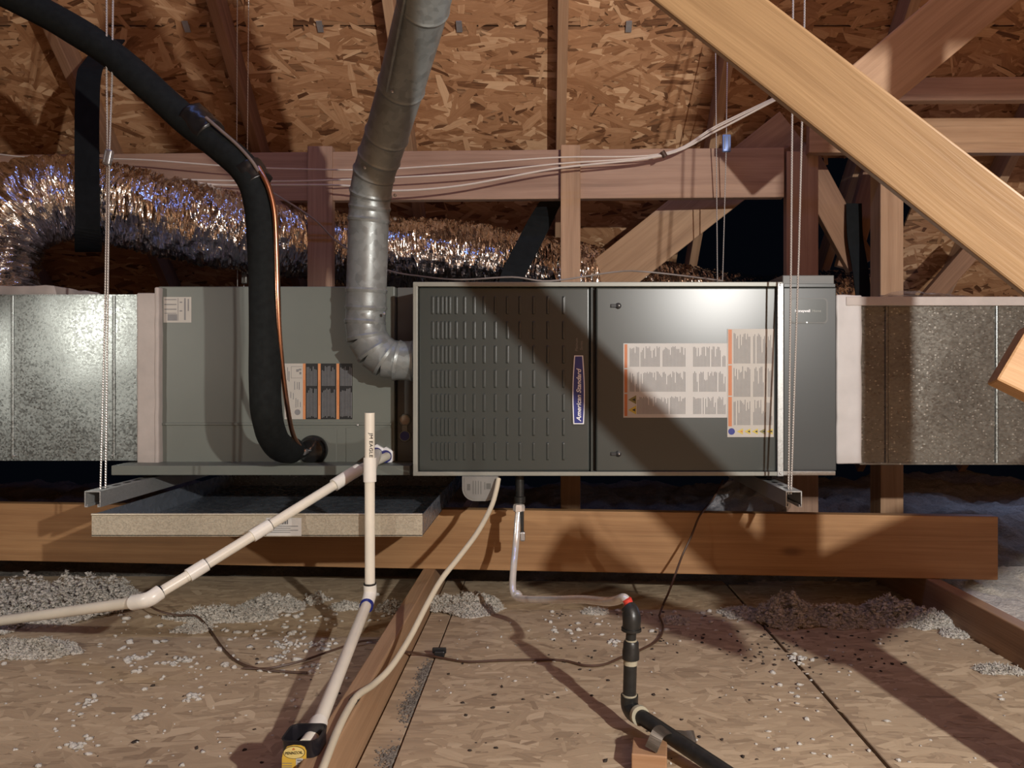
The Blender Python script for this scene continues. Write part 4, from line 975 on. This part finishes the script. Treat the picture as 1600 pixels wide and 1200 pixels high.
# ================================================================== WIRES ON THE FLOOR
def fw(pts, label, r_=.0028):
    wire('thermostat_wire', [F(px, py, z) for px, py, z in pts], r_, mWIREB, label, 'wire', 'brown wires on the floor')
fw([(225, 940, .03), (245, 953, .03), (275, 961, .02), (305, 962, .018), (325, 980, .006), (350, 1015, .005), (375, 1036, .005), (410, 1046, .005), (455, 1050, .006), (480, 1051, .006)], 'brown wire looping on the floor below the slanting drain pipe')
fw([(380, 1044, .005), (420, 1044, .006), (470, 1033, .008), (520, 1016, .010), (565, 1002, .012), (610, 1001, .02), (640, 1005, .05)], 'brown wire crossing the floor behind the overflow pipe')
fw([(632, 1018, .03), (660, 1022, .005), (690, 1028, .005), (730, 1034, .005), (780, 1032, .005), (830, 1031, .005), (880, 1032, .005), (915, 1040, .005), (945, 1038, .005), (972, 1027, .006), (1000, 1016, .006), (1028, 1000, .008), (1036, 980, .008), (1030, 962, .015)], 'brown wire running from the black clip past the gas riser')
wire('thermostat_wire', [F(1030, 962, .012), F(1036, 945, .03), W(1045, 925, 2.05), W(1056, 895, 2.08), W(1066, 868, 2.12), W(1080, 838, 2.14), W(1092, 808, 2.17), W(1104, 792, 2.22), W(1114, 780, 2.3), W(1130, 750, 2.35)], .0032, mWIREB, 'brown wire climbing over the long beam beside the plastic sheet', 'wire', 'brown wires on the floor')
ck = thing('wire_clip', 'small black clip on the brown wire by the floor seam', 'clip', F(687, 1027, 0))
c_ = F(687, 1026, 0)
box('clip_body', c_.x - .013, c_.x + .013, c_.y - .010, c_.y + .010, .001, .016, mINKB, ck, .003)
box('clip_wing', c_.x - .018, c_.x + .016, c_.y - .003, c_.y + .004, .008, .022, mINKB, ck, .002)

# ================================================================== PLASTIC SHEET
bm = bmesh.new(); g = []
for i in range(41):
    row = []
    for j in range(31):
        u, v = i / 40, j / 30
        pt = lerp(W(1142 + 90 * u, 742, 2.36), W(1092 + 145 * u, 812, 2.27), v)
        q = Vector((u * 5, v * 4, 2)); cr = 1 - 2 * abs(noise.noise(Vector((u * 7 + v * 5, v * 3 - u * 3, 1))))
        row.append(bm.verts.new(pt + Vector((0, .03 * noise.noise(q) + .018 * cr + .05 * math.sin(math.pi * u) * v * -1, .006 * noise.noise(q * 2)))))
    g.append(row)
for i in range(40):
    for j in range(30): bm.faces.new((g[i][j], g[i + 1][j], g[i + 1][j + 1], g[i][j + 1]))
o = from_bm('plastic_sheet', bm, mFILM, None, True); tag(o, 'crumpled clear plastic sheet bunched under the right end of the furnace', 'plastic film')

# ================================================================== INSULATION
def clump_templates(n=8, sub=2):
    T = []
    for k in range(n):
        bm = bmesh.new(); bmesh.ops.create_icosphere(bm, subdivisions=sub, radius=1)
        for v in bm.verts:
            q = v.co * 1.7 + Vector((k * 5.3, 0, 0)); v.co *= 1 + .8 * noise.noise(q) + .75 * noise.noise(q * 2.7) + .3 * noise.noise(q * 6)
        T.append(([v.co.copy() for v in bm.verts], [tuple(x.index for x in f.verts) for f in bm.faces])); bm.free()
    return T
TPS = clump_templates(14, 1)
def clumps(name, items, mat, tpl, parent=None, smooth=True):
    vs_, fs = [], []
    for p, s in items:
        tv, tf = random.choice(tpl); q = Quaternion((random.gauss(0, 1), random.gauss(0, 1), random.gauss(0, 1), random.gauss(0, 1))).normalized()
        k = len(vs_); sc3 = Vector((s * random.uniform(.8, 1.5), s * random.uniform(.7, 1.3), s * random.uniform(.5, .9)))
        for v in tv:
            r_ = q @ v; vs_.append((p.x + r_.x * sc3.x, p.y + r_.y * sc3.y, p.z + r_.z * sc3.z))
        for f in tf: fs.append(tuple(i + k for i in f))
    return mesh(name, vs_, fs, mat, parent, smooth)
piles = [  # px, py on the floor, half width, half depth, height, count
 (30, 1018, .16, .06, .030, 200), (130, 950, .17, .16, .105, 330), (20, 950, .28, .16, .095, 420), (-60, 980, .2, .12, .06, 200), (350, 965, .15, .05, .035, 150), (425, 950, .09, .07, .04, 130), (300, 985, .05, .03, .015, 30),
 (495, 940, .03, .03, .03, 22), (540, 950, .04, .03, .02, 26), (610, 950, .04, .05, .02, 30), (735, 948, .095, .10, .035, 260), (690, 945, .05, .06, .03, 60),
 (1230, 972, .10, .07, .085, 240), (1310, 972, .12, .06, .055, 200), (1395, 968, .12, .07, .075, 230), (1450, 975, .07, .05, .05, 120), (1490, 992, .03, .03, .015, 26), (1160, 960, .06, .05, .02, 50), (930, 958, .04, .02, .012, 24), (1555, 1048, .045, .022, .012, 40), (1585, 1052, .02, .015, .008, 16), (1055, 972, .04, .025, .015, 20)]
it, itw = [], []
for px, py, rx, ry, h, n in piles:
    c = F(px, py)
    for _ in range(n * 9):
        a, d = random.uniform(0, 6.283), math.sqrt(random.random()); d *= 1 + .35 * noise.noise((math.cos(a) * 1.7 + px, math.sin(a) * 1.7, 2)); z = h * max(0, 1 - d * d) * random.uniform(.25, 1.0) * (.75 + .6 * noise.noise((c.x * 9 + d * math.cos(a) * 4, d * math.sin(a) * 4, 1)))
        s = random.uniform(.002, .0058) * (1.05 if h > .05 else 1)
        (it if px > 100 or py > 1000 or random.random() < .7 else itw).append((Vector((c.x + rx * d * math.cos(a), c.y + ry * d * math.sin(a), z + s * .3)), s))
fluff_v, fluff_f = [], []
def fluff(p, sz):
    q = Quaternion((random.gauss(0, 1), random.gauss(0, 1), random.gauss(0, 1), random.gauss(0, 1))).normalized()
    a, b = sz * random.uniform(.8, 2.6), sz * random.uniform(.12, .4); k = len(fluff_v)
    for x, y, z in ((-a, -b, 0), (0, -b * 1.2, a * .35), (a, 0, 0), (0, b * 1.2, a * .35), (-a, b, 0)): fluff_v.append(p + q @ Vector((x, y, z)))
    fluff_f.extend(((k, k + 1, k + 3, k + 4), (k + 1, k + 2, k + 3)))
for p, sz in it + itw:
    for _ in range(8):
        d = Vector((random.gauss(0, 1), random.gauss(0, 1), random.gauss(.25, 1))).normalized() * sz * random.uniform(.6, 1.7)
        if p.z + d.z > 0: fluff(p + d, random.uniform(.0014, .0036))
tag(mesh('insulation_fibres', fluff_v, fluff_f, mINS, None), 'fluffy fibres standing off the heaps of loose insulation', 'insulation', None, 'stuff')
tag(clumps('loose_insulation', it, mINS, TPS), 'heaps of dusty loose blown insulation along the back of the floor', 'insulation', None, 'stuff')
# scattered tufts and crumbs
fl_ = []
for (x0, x1, y0, y1, n, s0, s1) in ((150, 520, 960, 1060, 150, .0025, .009), (0, 560, 1030, 1200, 130, .0015, .005), (440, 640, 930, 1010, 60, .003, .008), (680, 1000, 960, 1100, 60, .0015, .0045), (850, 1160, 955, 1010, 60, .003, .008), (1000, 1600, 1000, 1200, 90, .0015, .005), (1200, 1340, 1020, 1190, 22, .003, .006)):
    for _ in range(n):
        p = F(random.uniform(x0, x1), random.uniform(y0, y1) if random.random() < .6 else y0 + (y1 - y0) * random.random() ** 2); s = random.uniform(s0, s1) * random.choice((.6, 1, 1))
        if JX0 - .03 < p.x < JX1 + .01: continue
        p.z = s * .3; fl_.append((p, s))
for px, py, n, rad in ((220, 1118, 14, .014), (210, 1030, 20, .03), (280, 1035, 20, .03), (140, 1098, 12, .02), (445, 1010, 26, .03), (505, 1007, 24, .035), (440, 1028, 16, .025), (490, 1042, 8, .012), (300, 1090, 10, .02), (120, 1165, 10, .02), (1245, 1030, 22, .03), (1000, 958, 10, .015), (925, 960, 16, .02), (960, 1003, 12, .014)):
    c = F(px, py)
    for _ in range(n):
        s = random.uniform(.003, .007); fl_.append((Vector((c.x + random.gauss(0, rad * .6), c.y + random.gauss(0, rad * .6), s * .4)), s))
tag(clumps('insulation_flakes', fl_ + itw, mINSW, TPS), 'white insulation flakes scattered over the floor boards', 'insulation', None, 'stuff')
db = []
for (x0, x1, y0, y1, n) in ((850, 1420, 955, 1040, 130), (680, 1200, 1000, 1200, 50), (1150, 1420, 960, 1060, 60), (100, 560, 1000, 1200, 25)):
    for _ in range(n):
        p = F(random.uniform(x0, x1), random.uniform(y0, y1))
        if JX0 - .02 < p.x < JX1 + .01: continue
        s = random.uniform(.0014, .0042); p.z = s * .4; db.append((p, s))
tag(clumps('floor_debris', db, mDEB, TPS), 'dark crumbs of debris scattered over the floor boards', 'debris', None, 'stuff')
# smudge of dirt on the narrow board
ds = []
for px, py, n, rx, ry in ((664, 1050, 420, .008, .035), (645, 1095, 520, .011, .04), (612, 1180, 300, .012, .02)):
    c = F(px, py)
    for _ in range(n):
        s = random.uniform(.0008, .0028); ds.append((Vector((min(-.27, max(-.328, c.x + random.gauss(0, rx))), c.y + random.gauss(0, ry), s * .3 - .004)), s))
tag(clumps('dust_heap', ds, plain('dust', (.15, .13, .11), .95, 0, .4, 60), TPS), 'grey dust heaped on the narrow board beside the joist', 'dust', None, 'stuff')
# bed of insulation between the joists behind the floor boards
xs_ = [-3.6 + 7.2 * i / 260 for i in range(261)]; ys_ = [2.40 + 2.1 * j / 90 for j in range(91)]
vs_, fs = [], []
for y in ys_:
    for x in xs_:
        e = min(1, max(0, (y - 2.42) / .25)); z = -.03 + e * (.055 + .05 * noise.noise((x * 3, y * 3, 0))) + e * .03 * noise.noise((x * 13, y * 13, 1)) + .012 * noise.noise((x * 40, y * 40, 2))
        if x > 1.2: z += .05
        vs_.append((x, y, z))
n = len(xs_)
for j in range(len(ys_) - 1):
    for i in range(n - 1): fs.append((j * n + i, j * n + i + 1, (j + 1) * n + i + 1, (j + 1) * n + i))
tag(mesh('insulation_bed', vs_, fs, _ins('insulation_shaded', (.15, .14, .125), (.33, .31, .28)), None, True), 'deep bed of blown insulation between the joists toward the eaves', 'insulation', None, 'stuff')  # bed colour darkened to stand for the shade under the furnace
# insulation right of the right-hand joist, beside the floor
vs_, fs = [], []
xs2 = [1.16 + 1.6 * i / 90 for i in range(91)]; ys2 = [.6 + 1.85 * j / 90 for j in range(91)]
for y in ys2:
    for x in xs2: vs_.append((x, y, .045 + .03 * noise.noise((x * 5, y * 5, 4)) + .018 * noise.noise((x * 18, y * 18, 1)) + .010 * noise.noise((x * 45, y * 45, 2))))
n = len(xs2)
for j in range(len(ys2) - 1):
    for i in range(n - 1): fs.append((j * n + i, j * n + i + 1, (j + 1) * n + i + 1, (j + 1) * n + i))
tag(mesh('insulation_bed', vs_, fs, mINSW, None, True), 'pale insulation filling the bay right of the right-hand joist', 'insulation', None, 'stuff')
